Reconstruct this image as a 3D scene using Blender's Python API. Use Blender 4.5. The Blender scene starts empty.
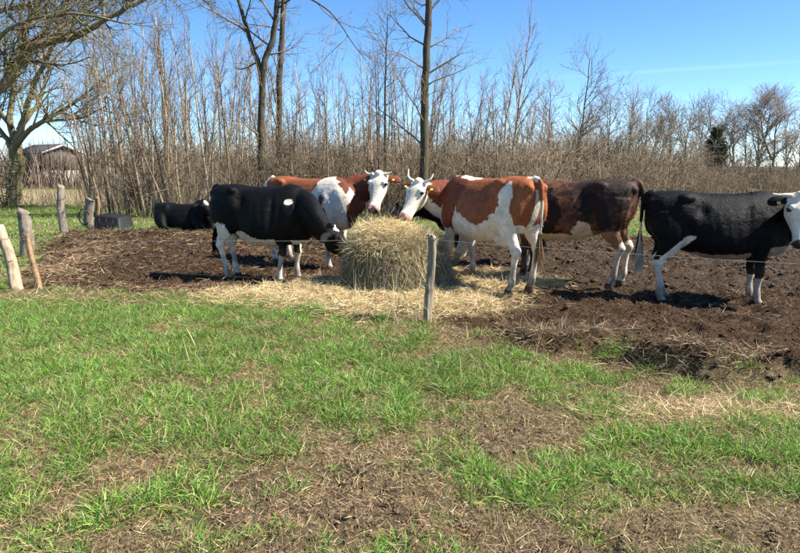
import bpy, math, random
import numpy as np
from mathutils import Vector, Matrix

rng = np.random.default_rng(11)
random.seed(5)
R = math.radians
scene = bpy.context.scene
COL = scene.collection

# ------------------------------------------------------------------ camera, sky, sun, exposure
CAM_H, F_PX, CX, CY = 1.6, 640.0, 400.0, 276.5
PITCH = math.atan(110.5 / F_PX)
cam_d = bpy.data.cameras.new('camera'); cam = bpy.data.objects.new('camera', cam_d); COL.objects.link(cam)
cam.location = (0, 0, CAM_H); cam.rotation_euler = (R(90) - PITCH, 0, 0)
cam_d.sensor_width = 36; cam_d.lens = F_PX / 800 * 36
cam_d.clip_start = 0.05; cam_d.clip_end = 3000
scene.camera = cam

SUN_EL, SUN_AZ = R(48), R(-8)          # azimuth measured from +X (right) towards +Y (away)
sun_dir = Vector((math.cos(SUN_EL) * math.cos(SUN_AZ), math.cos(SUN_EL) * math.sin(SUN_AZ), math.sin(SUN_EL)))
sd = bpy.data.lights.new('sun', 'SUN'); sd.energy = 5.0; sd.angle = R(0.53); sd.color = (1.0, 0.935, 0.83)
sun = bpy.data.objects.new('sun', sd); COL.objects.link(sun)
sun.rotation_euler = sun_dir.to_track_quat('Z', 'Y').to_euler()

w = bpy.data.worlds.new('World'); scene.world = w; w.use_nodes = True
nt = w.node_tree; nt.nodes.clear()
sky = nt.nodes.new('ShaderNodeTexSky'); sky.sky_type = 'NISHITA'; sky.sun_disc = False
sky.sun_elevation = SUN_EL; sky.sun_rotation = R(90) - SUN_AZ
sky.air_density = 0.62; sky.dust_density = 0.0; sky.ozone_density = 3.5; sky.altitude = 0
hsv = nt.nodes.new('ShaderNodeHueSaturation'); hsv.inputs['Saturation'].default_value = 1.15; hsv.inputs['Hue'].default_value = 0.497
bg = nt.nodes.new('ShaderNodeBackground'); bg.inputs['Strength'].default_value = 0.088
wo = nt.nodes.new('ShaderNodeOutputWorld')
nt.links.new(sky.outputs[0], hsv.inputs['Color'])
# a thin old contrail high in the sky: a soft streak along a great circle
def _dir(px, py):
    a, b_ = px - 400.0, 276.5 - py; P_ = math.atan(110.5 / 640)
    return Vector((a, 640 * math.cos(P_) + b_ * math.sin(P_), -640 * math.sin(P_) + b_ * math.cos(P_))).normalized()
_d1, _d2 = _dir(612, 74), _dir(790, 62); _nrm = _d1.cross(_d2).normalized(); _mid = _dir(685, 69)
_g = nt.nodes.new('ShaderNodeNewGeometry'); _a = nt.nodes.new('ShaderNodeVectorMath'); _a.operation = 'DOT_PRODUCT'; _a.inputs[1].default_value = _nrm
_b = nt.nodes.new('ShaderNodeVectorMath'); _b.operation = 'DOT_PRODUCT'; _b.inputs[1].default_value = _mid
nt.links.new(_g.outputs['Incoming'], _a.inputs[0]); nt.links.new(_g.outputs['Incoming'], _b.inputs[0])
def _m(op, x, y=None):
    n_ = nt.nodes.new('ShaderNodeMath'); n_.operation = op
    for i_, v_ in enumerate((x, y)):
        if v_ is None: continue
        if isinstance(v_, (int, float)): n_.inputs[i_].default_value = v_
        else: nt.links.new(v_, n_.inputs[i_])
    return n_.outputs[0]
_w = _m('EXPONENT', _m('MULTIPLY', _m('POWER', _m('DIVIDE', _m('ABSOLUTE', _a.outputs['Value']), 0.0026), 2.0), -1.0))
_l = _m('EXPONENT', _m('MULTIPLY', _m('SUBTRACT', 1.0, _m('ABSOLUTE', _b.outputs['Value'])), -75.0))
_f = _m('MULTIPLY', _m('MULTIPLY', _w, _l), 0.045)
_mx = nt.nodes.new('ShaderNodeMix'); _mx.data_type = 'RGBA'; _mx.inputs[7].default_value = (9.0, 9.6, 10.0, 1)
nt.links.new(_f, _mx.inputs[0]); nt.links.new(hsv.outputs[0], _mx.inputs[6]); nt.links.new(_mx.outputs[2], bg.inputs['Color'])
nt.links.new(bg.outputs[0], wo.inputs['Surface'])

vs = scene.view_settings
vs.view_transform = 'Standard'; vs.look = 'None'; vs.gamma = 1; vs.exposure = 1.45; vs.use_curve_mapping = False
scene.cycles.use_denoising = True; scene.cycles.denoising_prefilter = 'NONE'; scene.cycles.adaptive_threshold = 0.006
scene.cycles.max_bounces = 6; scene.cycles.diffuse_bounces = 3; scene.cycles.glossy_bounces = 2
scene.cycles.transmission_bounces = 3; scene.cycles.transparent_max_bounces = 6

# ------------------------------------------------------------------ pixel helpers (800 x 553 photograph)
def ray(px, py):
    a = CX and (px - CX); b = CY - py
    return np.array([a, F_PX * math.cos(PITCH) + b * math.sin(PITCH), -F_PX * math.sin(PITCH) + b * math.cos(PITCH)])
def ground(px, py, z=0.0):
    d = ray(px, py); t = (z - CAM_H) / d[2]
    return np.array([d[0] * t, d[1] * t, z])
def at(px, py, Y):
    d = ray(px, py); t = Y / d[1]
    return np.array([d[0] * t, Y, CAM_H + d[2] * t])

# ------------------------------------------------------------------ noise
def _hash(ix, iy, iz, seed):
    h = (ix.astype(np.int64) * 374761393 + iy.astype(np.int64) * 668265263 + iz.astype(np.int64) * 2147483647 + seed * 974711) & 0xffffffff
    h = ((h ^ (h >> 13)) * 1274126177) & 0xffffffff
    h = ((h ^ (h >> 16)) * 2246822519) & 0xffffffff
    return ((h ^ (h >> 15)) & 0xffff) / 65535.0
def vnoise(p, seed=0):
    p = np.asarray(p, float)
    if p.shape[1] == 2: p = np.c_[p, np.zeros(len(p))]
    i = np.floor(p).astype(np.int64); f = p - i; f = f * f * (3 - 2 * f)
    out = 0
    for dx in (0, 1):
        for dy in (0, 1):
            for dz in (0, 1):
                wgt = (f[:, 0] if dx else 1 - f[:, 0]) * (f[:, 1] if dy else 1 - f[:, 1]) * (f[:, 2] if dz else 1 - f[:, 2])
                out = out + wgt * _hash(i[:, 0] + dx, i[:, 1] + dy, i[:, 2] + dz, seed)
    return out
def fbm(p, seed=0, octaves=4, gain=0.5):
    p = np.asarray(p, float); a, s, tot = 1.0, 0, 0
    for o in range(octaves):
        s = s + a * vnoise(p * 2 ** o + 17.3 * o, seed + o); tot += a; a *= gain
    return s / tot
def sstep(a, b, x): t = np.clip((x - a) / (b - a), 0, 1); return t * t * (3 - 2 * t)

# ------------------------------------------------------------------ mesh helpers
def mesh_np(name, V, faces, cols=None, smooth=False, attrs=None):
    """faces: list of int arrays (n,k)"""
    me = bpy.data.meshes.new(name)
    V = np.asarray(V, np.float32)
    me.vertices.add(len(V)); me.vertices.foreach_set('co', V.ravel())
    li = np.concatenate([np.asarray(f, np.int32).ravel() for f in faces])
    tot = np.concatenate([np.full(len(f), np.asarray(f).shape[1], np.int32) for f in faces])
    st = np.concatenate([[0], np.cumsum(tot)[:-1]]).astype(np.int32)
    me.loops.add(len(li)); me.loops.foreach_set('vertex_index', li)
    me.polygons.add(len(tot)); me.polygons.foreach_set('loop_start', st)
    if smooth: me.polygons.foreach_set('use_smooth', np.ones(len(tot), bool))
    me.update(calc_edges=True)
    if cols is not None: set_col(me, 'Col', cols)
    for k, c in (attrs or {}).items(): set_col(me, k, c)
    return me
def set_col(me, name, c):
    c = np.asarray(c, np.float32)
    if c.shape[1] == 3: c = np.c_[c, np.ones(len(c), np.float32)]
    a = me.attributes.new(name, 'FLOAT_COLOR', 'POINT'); a.data.foreach_set('color', c.astype(np.float32).ravel())
def link(name, me, mat=None, parent=None):
    o = bpy.data.objects.new(name, me); COL.objects.link(o)
    if mat is not None and me is not None and not me.materials: me.materials.append(mat)
    if parent is not None: o.parent = parent
    return o
def tag(o, label=None, cat=None, group=None, kind=None):
    if label: o['label'] = label
    if cat: o['category'] = cat
    if group: o['group'] = group
    if kind: o['kind'] = kind
    return o
def empty(name, loc, rz=0.0):
    o = bpy.data.objects.new(name, None); COL.objects.link(o); o.location = loc; o.rotation_euler = (0, 0, rz)
    o.empty_display_size = 0.1
    return o
def norm(v): return v / (np.linalg.norm(v, axis=-1, keepdims=True) + 1e-12)

class Tubes:
    """batched tapered tubes"""
    def __init__(self): self.b = {}
    def add(self, pts, rad, sides):
        self.b.setdefault((len(pts), sides), []).append((pts, rad))
    def build(self, name, smooth=True, origin=None):
        Vs, Fs, off = [], [], 0
        for (n, s), L in self.b.items():
            P = np.array([l[0] for l in L], float); Rd = np.array([l[1] for l in L], float)
            if origin is not None: P = P - np.asarray(origin)
            T = np.gradient(P, axis=1); T = norm(T)
            ref = np.where(np.abs(T[:, :1, 2:3]) > 0.8, np.array([1., 0, 0]), np.array([0, 0, 1.]))
            ref = np.broadcast_to(ref, T.shape)
            A = norm(np.cross(T, ref)); B = np.cross(T, A)
            ang = np.arange(s) * 2 * math.pi / s
            V = P[:, :, None, :] + Rd[:, :, None, None] * (A[:, :, None, :] * np.cos(ang)[None, None, :, None] + B[:, :, None, :] * np.sin(ang)[None, None, :, None])
            k = len(L); V = V.reshape(k * n * s, 3)
            idx = np.arange(k * n * s).reshape(k, n, s)
            a = idx[:, :-1, :]; b = idx[:, 1:, :]
            q = np.stack([a, np.roll(a, -1, 2), np.roll(b, -1, 2), b], -1).reshape(-1, 4)
            Vs.append(V); Fs.append(q + off)
            if s <= 8:
                Fs.append(idx[:, -1, :].reshape(-1, s) + off); Fs.append(idx[:, 0, ::-1].reshape(-1, s) + off)
            off += len(V)
        return mesh_np(name, np.concatenate(Vs), Fs, smooth=smooth)

def strands(name, base, d, length, width, cols, bend=0.3, gravity=0.25):
    """curved ribbons tapering to a point: 5 verts, one quad and one triangle... two quads and a tip"""
    n = len(base); base = np.asarray(base, float); d = norm(np.asarray(d, float))
    length = np.broadcast_to(length, n)[:, None]; width = np.broadcast_to(width, n)[:, None]
    side = norm(np.cross(d, norm(rng.normal(size=(n, 3)))))
    nb = norm(np.cross(d, side)) * (rng.normal(size=(n, 1)) * bend)
    g = np.array([0, 0, -1.0]) * gravity
    m = base + d * length * 0.5 + (nb * 0.25 + g * 0.25) * length
    t = base + d * length * 0.97 + (nb + g) * length
    V = np.stack([base - side * width / 2, base + side * width / 2, m - side * width * 0.45, m + side * width * 0.45, t], 1).reshape(-1, 3)
    i = np.arange(n)[:, None] * 5
    q = i + np.array([[0, 1, 3, 2]]); t3 = i + np.array([[2, 3, 4]])
    return mesh_np(name, V, [q, t3], np.repeat(np.asarray(cols), 5, axis=0))

def slivers(name, base, d, length, width, cols):
    """short straight fibres, one triangle each"""
    n = len(base); base = np.asarray(base, float); d = norm(np.asarray(d, float)); side = norm(np.cross(d, norm(rng.normal(size=(n, 3))))) * np.broadcast_to(width, n)[:, None] / 2
    V = np.stack([base - side, base + side, base + d * np.broadcast_to(length, n)[:, None]], 1).reshape(-1, 3)
    return mesh_np(name, V, [np.arange(n * 3).reshape(-1, 3)], np.repeat(np.asarray(cols), 3, axis=0))

# ------------------------------------------------------------------ materials
def new_mat(name):
    m = bpy.data.materials.new(name); m.use_nodes = True; t = m.node_tree
    b = t.nodes['Principled BSDF']; return m, t, b
def N(t, typ, **kw):
    n = t.nodes.new(typ)
    for k, v in kw.items():
        if k in n.inputs.keys(): n.inputs[k].default_value = v
        else: setattr(n, k, v)
    return n
def mixc(t, a, b, fac, mode='MIX'):
    m = t.nodes.new('ShaderNodeMix'); m.data_type = 'RGBA'; m.blend_type = mode
    for s, v in (('A', a), ('B', b), ('Factor', fac)):
        sock = {'A': m.inputs[6], 'B': m.inputs[7], 'Factor': m.inputs[0]}[s]
        if hasattr(v, 'is_linked') or isinstance(v, bpy.types.NodeSocket): t.links.new(v, sock)
        elif isinstance(v, (tuple, list)): sock.default_value = (*v[:3], 1)
        else: sock.default_value = v
    return m.outputs[2]
def ramp(t, src, stops):
    r = t.nodes.new('ShaderNodeValToRGB'); t.links.new(src, r.inputs[0])
    el = r.color_ramp.elements
    while len(el) < len(stops): el.new(0.5)
    for e, (p, c) in zip(el, stops):
        e.position = p; e.color = (*c, 1) if isinstance(c, (tuple, list)) else (c, c, c, 1)
    return r.outputs[0]
def bump(t, b, src, strength=0.3, dist=0.02):
    bn = N(t, 'ShaderNodeBump', Strength=strength, Distance=dist); t.links.new(src, bn.inputs['Height']); t.links.new(bn.outputs[0], b.inputs['Normal'])

def strand_mat(name, rough=0.6, trans=0.35, spec=0.3):
    m, t, b = new_mat(name)
    a = N(t, 'ShaderNodeAttribute', attribute_name='Col')
    t.links.new(a.outputs['Color'], b.inputs['Base Color']); b.inputs['Roughness'].default_value = rough
    b.inputs['Specular IOR Level'].default_value = spec
    tr = N(t, 'ShaderNodeBsdfTranslucent'); t.links.new(a.outputs['Color'], tr.inputs['Color'])
    mx = N(t, 'ShaderNodeMixShader', Fac=trans); out = t.nodes['Material Output']
    t.links.new(b.outputs[0], mx.inputs[1]); t.links.new(tr.outputs[0], mx.inputs[2]); t.links.new(mx.outputs[0], out.inputs['Surface'])
    return m
M_GRASS = strand_mat('grass_blades', 0.5, 0.4, 0.4)
M_STRAW = strand_mat('straw_strands', 0.6, 0.25, 0.35)
M_STEM = strand_mat('dry_stems', 0.8, 0.1, 0.2)

def bark_mat(name, c1, c2, c3, scale=9.0):
    m, t, b = new_mat(name)
    tc = N(t, 'ShaderNodeTexCoord'); mp = N(t, 'ShaderNodeMapping'); mp.inputs['Scale'].default_value = (1, 1, 0.22)
    t.links.new(tc.outputs['Object'], mp.inputs[0])
    n1 = N(t, 'ShaderNodeTexNoise', Scale=scale * 2.2, Detail=6.0, Roughness=0.7); t.links.new(mp.outputs[0], n1.inputs['Vector'])
    n2 = N(t, 'ShaderNodeTexNoise', Scale=1.3, Detail=3.0); t.links.new(tc.outputs['Object'], n2.inputs['Vector'])
    c = ramp(t, n1.outputs[0], [(0.32, c1), (0.62, c2)])
    f = ramp(t, n2.outputs[0], [(0.45, 0.0), (0.62, 0.8)])
    oi = N(t, 'ShaderNodeObjectInfo')
    c = mixc(t, c, c3, f)
    v = N(t, 'ShaderNodeMath', operation='MULTIPLY_ADD'); v.inputs[1].default_value = 0.6; v.inputs[2].default_value = 0.7
    t.links.new(oi.outputs['Random'], v.inputs[0])
    c = mixc(t, c, v.outputs[0], 1.0, 'MULTIPLY')
    t.links.new(c, b.inputs['Base Color']); b.inputs['Roughness'].default_value = 0.85; b.inputs['Specular IOR Level'].default_value = 0.2
    bump(t, b, n1.outputs[0], 0.6, 0.03)
    return m
M_OAK = bark_mat('mossy_oak_bark', (0.09, 0.073, 0.045), (0.29, 0.24, 0.145), (0.17, 0.16, 0.065))
M_DARK = bark_mat('dark_alder_bark', (0.024, 0.02, 0.015), (0.095, 0.076, 0.052), (0.06, 0.062, 0.03))
M_PALE = bark_mat('pale_sapling_bark', (0.16, 0.125, 0.085), (0.42, 0.345, 0.245), (0.27, 0.21, 0.135))
M_TWIG = bark_mat('twig_bark', (0.10, 0.076, 0.05), (0.27, 0.21, 0.145), (0.18, 0.138, 0.092))
M_FAR = bark_mat('far_tree_bark', (0.13, 0.105, 0.085), (0.27, 0.22, 0.18), (0.2, 0.17, 0.13))

def wood_mat(name, c1, c2, scale=1.0):
    m, t, b = new_mat(name)
    tc = N(t, 'ShaderNodeTexCoord'); mp = N(t, 'ShaderNodeMapping'); mp.inputs['Scale'].default_value = (1, 1, 0.07)
    t.links.new(tc.outputs['Object'], mp.inputs[0])
    n1 = N(t, 'ShaderNodeTexNoise', Scale=48.0 * scale, Detail=6.0, Roughness=0.75); t.links.new(mp.outputs[0], n1.inputs['Vector'])
    n2 = N(t, 'ShaderNodeTexNoise', Scale=7.0, Detail=4.0); t.links.new(tc.outputs['Object'], n2.inputs['Vector'])
    c = ramp(t, n1.outputs[0], [(0.33, c1), (0.6, c2)])
    c = mixc(t, c, tuple(x * 0.45 for x in c1), ramp(t, n2.outputs[0], [(0.5, 0.0), (0.72, 0.7)]))
    t.links.new(c, b.inputs['Base Color']); b.inputs['Roughness'].default_value = 0.8
    bump(t, b, n1.outputs[0], 0.7, 0.01)
    return m
M_POST_GREY = wood_mat('weathered_grey_wood', (0.10, 0.078, 0.055), (0.31, 0.255, 0.19))
M_POST_PALE = wood_mat('pale_split_wood', (0.22, 0.16, 0.098), (0.50, 0.395, 0.26))
M_POST_BROWN = wood_mat('brown_stick_wood', (0.11, 0.065, 0.033), (0.27, 0.17, 0.088))

def simple_mat(name, c, rough=0.6, nscale=20.0, var=0.25, metal=0.0, spec=0.5, bmp=0.1):
    m, t, b = new_mat(name)
    tc = N(t, 'ShaderNodeTexCoord')
    n1 = N(t, 'ShaderNodeTexNoise', Scale=nscale, Detail=5.0); t.links.new(tc.outputs['Object'], n1.inputs['Vector'])
    cc = ramp(t, n1.outputs[0], [(0.3, tuple(x * (1 - var) for x in c)), (0.7, tuple(min(1, x * (1 + var)) for x in c))])
    t.links.new(cc, b.inputs['Base Color']); b.inputs['Roughness'].default_value = rough; b.inputs['Metallic'].default_value = metal
    b.inputs['Specular IOR Level'].default_value = spec
    if bmp: bump(t, b, n1.outputs[0], bmp, 0.01)
    return m
M_TUB = simple_mat('black_plastic', (0.010, 0.0105, 0.012), 0.6, 8, 0.4, spec=0.25)
M_WIRE = simple_mat('fence_wire', (0.27, 0.26, 0.25), 0.45, 30, 0.1, 0.0)
M_WIRE_D = simple_mat('rusty_wire', (0.12, 0.09, 0.07), 0.6, 30, 0.3)
M_HORN = simple_mat('horn_keratin', (0.62, 0.55, 0.42), 0.4, 25, 0.15)
M_EYE = simple_mat('eye', (0.01, 0.008, 0.006), 0.08, 10, 0.2, bmp=0)
M_TAG = simple_mat('ear_tag_yellow', (0.75, 0.52, 0.04), 0.45, 20, 0.1)

# ------------------------------------------------------------------ ground layout
front = np.array([ground(*p)[:2] for p in [(-500, 287), (-60, 289), (40, 291), (110, 296), (220, 302), (330, 318), (430, 326), (480, 336),
                                             (540, 350), (620, 360), (690, 378), (800, 386), (1100, 405)]])
leftl = np.array([ground(*p)[:2] for p in [(-30, 300), (10, 289), (30, 262), (55, 240), (80, 231), (100, 228)]])   # (x, y)
FAR_Y = 15.2
def wob(x, y, s, amp, seed): return (fbm(np.c_[x, y] * s, seed, 3) - 0.5) * 2 * amp
def mud_mask(x, y):
    """0 meadow .. 1 trodden paddock"""
    yw = y + wob(x, y, 1.3, 0.38, 3) + wob(x, y, 5.0, 0.16, 5)
    fy = np.interp(x, front[:, 0], front[:, 1])
    a = sstep(-0.12, 0.22, yw - fy)
    lx = np.interp(y, leftl[:, 1], leftl[:, 0])
    b = sstep(-0.25, 0.35, x - lx + wob(x, y, 1.5, 0.5, 8))
    c = 1 - sstep(-0.5, 0.5, yw - FAR_Y - np.interp(x, [-9, -5, 0, 4, 9], [1.2, 0.2, 0, -0.4, -1.0]))
    return a * b * c
def blob(x, y, px, py, rx, ry):
    c = ground(px, py); ex = abs(ground(px + rx, py)[0] - c[0]); ey = abs(ground(px, py - ry)[1] - ground(px, py + ry)[1]) / 2
    return np.exp(-(((x - c[0]) / ex) ** 2 + ((y - c[1]) / ey) ** 2))
SOIL = [(330, 515, 130, 45, 1.0), (480, 430, 80, 40, 0.75), (700, 540, 150, 32, 0.95), (545, 545, 90, 28, .5), (250, 480, 70, 30, 0.5), (650, 385, 40, 10, .4),
        (150, 520, 60, 40, 0.35), (380, 460, 60, 30, .5), (470, 350, 28, 8, .6), (30, 540, 50, 30, .25)]
LUSH = [(90, 320, 140, 34, 1.0), (330, 345, 70, 26, 0.6), (230, 330, 60, 25, .6), (560, 372, 90, 18, 0.8), (440, 385, 120, 22, 0.45), (720, 440, 70, 22, 0.6),
        (520, 480, 70, 26, 0.7), (60, 430, 120, 40, 0.4), (30, 390, 70, 30, 0.4), (640, 440, 40, 22, 0.5), (250, 410, 90, 30, 0.35), (780, 360, 60, 10, .5), (560, 530, 40, 20, .4)]
STRAW = [(735, 414, 70, 14, 1.3), (270, 372, 45, 20, .6), (60, 395, 60, 22, .5), (480, 300, 80, 14, .4), (620, 350, 90, 12, .55), (400, 500, 140, 30, 0.45), (150, 450, 100, 50, 0.35), (250, 420, 100, 30, .3)]
def soil_m(x, y):
    s = sum(a * blob(x, y, px, py, rx, ry) for px, py, rx, ry, a in SOIL)
    return np.clip(s + wob(x, y, 2.2, 0.45, 21) + wob(x, y, 7, 0.25, 22) - 0.12, 0, 1)
def lush_m(x, y):
    s = sum(a * blob(x, y, px, py, rx, ry) for px, py, rx, ry, a in LUSH)
    return np.clip(0.44 + 0.7 * s + wob(x, y, 1.3, 0.5, 31) + wob(x, y, 5.0, 1.0, 32), 0, 1.1)
def straw_m(x, y):
    s = sum(a * blob(x, y, px, py, rx, ry) for px, py, rx, ry, a in STRAW)
    return np.clip(0.25 + s + wob(x, y, 2.0, 0.5, 41), 0, 1.2)
BALE = np.array([-0.07, 8.32]); BALE_R = 0.60; BALE_H = 0.74
def hay_m(x, y):
    """loose hay spread around the bale"""
    r = np.hypot((x - BALE[0] + 0.1) / 1.55, (y - BALE[1] + 0.55) / 1.25) + wob(x, y, 1.6, 0.22, 51) + wob(x, y, 6, 0.12, 52)
    g1 = 1 - sstep(0.72, 1.12, r)
    r2 = np.hypot((x - 1.1) / 1.3, (y - 8.7) / 0.85) + wob(x, y, 2.2, 0.35, 53)
    g2 = 0.75 * (1 - sstep(0.6, 1.1, r2))
    r3 = np.hypot((x + 1.3) / 1.15, (y - 7.5) / 0.62) + wob(x, y, 2.2, 0.3, 54)
    g3 = 1.0 * (1 - sstep(0.6, 1.1, r3))
    return np.maximum(np.maximum(g1, g2), g3)
def bank_m(x, y):
    fy = np.interp(x, front[:, 0], front[:, 1]); u = (y - fy - 0.18)
    return np.exp(-(u / 0.33) ** 2) * sstep(0.6, 2.0, x)
def height(x, y):
    x = np.asarray(x, float).ravel(); y = np.asarray(y, float).ravel()
    m = mud_mask(x, y); so = soil_m(x, y) * (y < 9) * (1 - m); p = np.c_[x, y]
    near = 1 - sstep(17, 24, y)
    h = (fbm(p * 0.5, 61, 3) - 0.5) * 0.10 * (1 - m * 0.6) * sstep(0, 3, np.hypot(x, y))
    cl = fbm(p * 5.0, 62, 4, 0.6); rid = 1 - np.abs(2 * fbm(p * 3.3, 66, 3, .55) - 1)
    pk = vnoise(p * 7.5, 68); h += m * near * ((cl - 0.5) * 0.14 + (rid - 0.75) * 0.08 + 0.02 - 0.05 * sstep(0.62, 0.85, pk))
    h += bank_m(x, y) * m * (0.13 + 0.24 * (fbm(p * 3.4, 63, 3) - 0.40))
    h += so * ((fbm(p * 8.0, 64, 4, 0.65) - 0.5) * 0.15 - 0.015)
    h += (fbm(p * 9, 65, 3) - 0.5) * 0.025 * near
    h += hay_m(x, y) * (0.01 + 0.08 * fbm(p * 2.4, 67, 3)) * (1 - 0.8 * np.exp(-(((x - BALE[0]) / 0.8) ** 2 + ((y - BALE[1]) / 0.8) ** 2) ** 2))
    h += np.interp(y, [0, 17, 30, 60, 2000], [0, 0, 0.05, 0.2, 0.2])
    h += 0.10 * np.exp(-(((x + 6.2) / 1.6) ** 2 + ((y - 14.0) / 1.6) ** 2))
    return h
def h1(x, y): return float(height([x], [y])[0])

def grid_axis(parts):
    out = []
    for a, b, s in parts: out.append(np.arange(a, b, s))
    return np.concatenate(out + [[parts[-1][1]]])
def grow_axis(start, end, s0, k):
    v = [start]; s = s0
    while v[-1] < end: s *= k; v.append(v[-1] + s)
    return np.array(v[1:])
gx_f = np.arange(-6.0, 6.0001, 0.04); gxo = grow_axis(6.0, 900, 0.05, 1.14)
gx = np.concatenate([-gxo[::-1], gx_f, gxo])
gy_f = np.concatenate([np.arange(2.0, 8.0, 0.033), np.arange(8.0, 16.0, 0.05)]); gy = np.concatenate([2.0 - grow_axis(0, 300, 0.05, 1.25)[::-1], gy_f, grow_axis(15.95, 1500, 0.07, 1.12)])
XX, YY = np.meshgrid(gx, gy)
ZZ = height(XX, YY).reshape(XX.shape)
nx, ny = len(gx), len(gy)
idx = np.arange(nx * ny).reshape(ny, nx)
quads = np.stack([idx[:-1, :-1], idx[:-1, 1:], idx[1:, 1:], idx[1:, :-1]], -1).reshape(-1, 4)
xf, yf = XX.ravel(), YY.ravel()
mm = mud_mask(xf, yf); so = soil_m(xf, yf) * (yf < 9); lu = lush_m(xf, yf); st = straw_m(xf, yf); hm = hay_m(xf, yf)
far_bare = sstep(0.5, 3.5, xf - np.interp(yf, [0, 12, 16, 22], [-1, -1, -1, -1])) * (yf > 8)
mk = np.c_[mm, np.clip(so, 0, 1), np.clip(lu, 0, 1), np.clip(np.maximum(st * 0.6, hm), 0, 1)]
ground_me = mesh_np('ground', np.c_[xf, yf, ZZ.ravel()], [quads], smooth=True)
set_col(ground_me, 'Mask', mk)
set_col(ground_me, 'Mask2', np.c_[far_bare, hm, bank_m(xf, yf)])

m, t, b = new_mat('paddock_and_meadow_soil')
tc = N(t, 'ShaderNodeTexCoord'); A1 = N(t, 'ShaderNodeAttribute', attribute_name='Mask'); A2 = N(t, 'ShaderNodeAttribute', attribute_name='Mask2')
s1 = N(t, 'ShaderNodeSeparateColor'); t.links.new(A1.outputs['Color'], s1.inputs[0])
s2 = N(t, 'ShaderNodeSeparateColor'); t.links.new(A2.outputs['Color'], s2.inputs[0])
nA = N(t, 'ShaderNodeTexNoise', Scale=3.2, Detail=6.0, Roughness=0.65); nB = N(t, 'ShaderNodeTexNoise', Scale=38.0, Detail=5.0, Roughness=0.7); nC = N(t, 'ShaderNodeTexNoise', Scale=14.0, Detail=4.0)
for n_ in (nA, nB, nC): t.links.new(tc.outputs['Object'], n_.inputs['Vector'])
mudA = ramp(t, nB.outputs[0], [(0.3, (0.014, 0.009, 0.0055)), (0.5, (0.040, 0.022, 0.011)), (0.72, (0.10, 0.058, 0.029))])
mudG = ramp(t, nB.outputs[0], [(0.3, (0.020, 0.016, 0.012)), (0.5, (0.054, 0.037, 0.023)), (0.75, (0.13, 0.093, 0.06))])
mud = mixc(t, mudA, mudG, ramp(t, s2.outputs[0], [(0.0, 0.0), (1.0, 0.6)]))
soil = ramp(t, nB.outputs[0], [(0.3, (0.04, 0.028, 0.018)), (0.55, (0.105, 0.074, 0.048)), (0.78, (0.21, 0.155, 0.10))])
turf = ramp(t, nB.outputs[0], [(0.3, (0.065, 0.055, 0.025)), (0.5, (0.15, 0.12, 0.06)), (0.75, (0.30, 0.24, 0.13))])
green = ramp(t, nC.outputs[0], [(0.3, (0.03, 0.065, 0.014)), (0.7, (0.075, 0.13, 0.03))])
turf = mixc(t, turf, green, ramp(t, s1.outputs[2], [(0.35, 0.0), (0.9, 0.9)]))
mead = mixc(t, turf, soil, s1.outputs[1])
c = mixc(t, mead, mud, s1.outputs[0])
hayc = ramp(t, nB.outputs[0], [(0.3, (0.16, 0.11, 0.06)), (0.7, (0.42, 0.32, 0.18))])
c = mixc(t, c, hayc, s2.outputs[1])
t.links.new(c, b.inputs['Base Color'])
rr = ramp(t, nA.outputs[0], [(0.35, 0.62), (0.65, 0.9)]); t.links.new(rr, b.inputs['Roughness']); b.inputs['Specular IOR Level'].default_value = 0.1
bump(t, b, nB.outputs[0], 0.9, 0.03)
g = link('ground', ground_me, m); tag(g, 'trodden brown paddock soil and short meadow turf', None, kind='structure')

# ------------------------------------------------------------------ scatter helpers
def scatter(n, x0, x1, y0, y1, dens):
    """random points in a rectangle kept with probability dens(x, y)"""
    x = rng.uniform(x0, x1, n); y = rng.uniform(y0, y1, n)
    k = rng.random(n) < dens(x, y)
    return x[k], y[k]
def in_view(x, y, pad=1.1): return (np.abs(x) < 0.66 * y + pad)
def rand_dir(n, zlo, zhi):
    a = rng.uniform(0, 2 * math.pi, n); z = rng.uniform(zlo, zhi, n)
    return norm(np.c_[np.cos(a), np.sin(a), z])
def lerp(a, b, t): return a + (b - a) * t
def palette(n, cols, jitter=0.15):
    c = np.array(cols)[rng.integers(0, len(cols), n)]
    return np.clip(c * (1 + rng.normal(size=(n, 1)) * jitter) * (1 + rng.normal(size=(n, 3)) * 0.05), 0.003, 0.95)
GREENS = [(0.16, 0.275, 0.034), (0.115, 0.215, 0.03), (0.23, 0.34, 0.05), (0.075, 0.155, 0.026), (0.32, 0.37, 0.085), (0.14, 0.25, 0.042)]
DRY = [(0.40, 0.30, 0.16), (0.30, 0.21, 0.11), (0.50, 0.40, 0.24), (0.22, 0.15, 0.08), (0.36, 0.25, 0.13)]
HAY = [(0.64, 0.51, 0.28), (0.54, 0.42, 0.22), (0.72, 0.60, 0.37), (0.42, 0.32, 0.16), (0.58, 0.48, 0.25)]
DIRTY = [(0.22, 0.14, 0.08), (0.30, 0.20, 0.11), (0.15, 0.095, 0.055), (0.38, 0.27, 0.15)]

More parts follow.
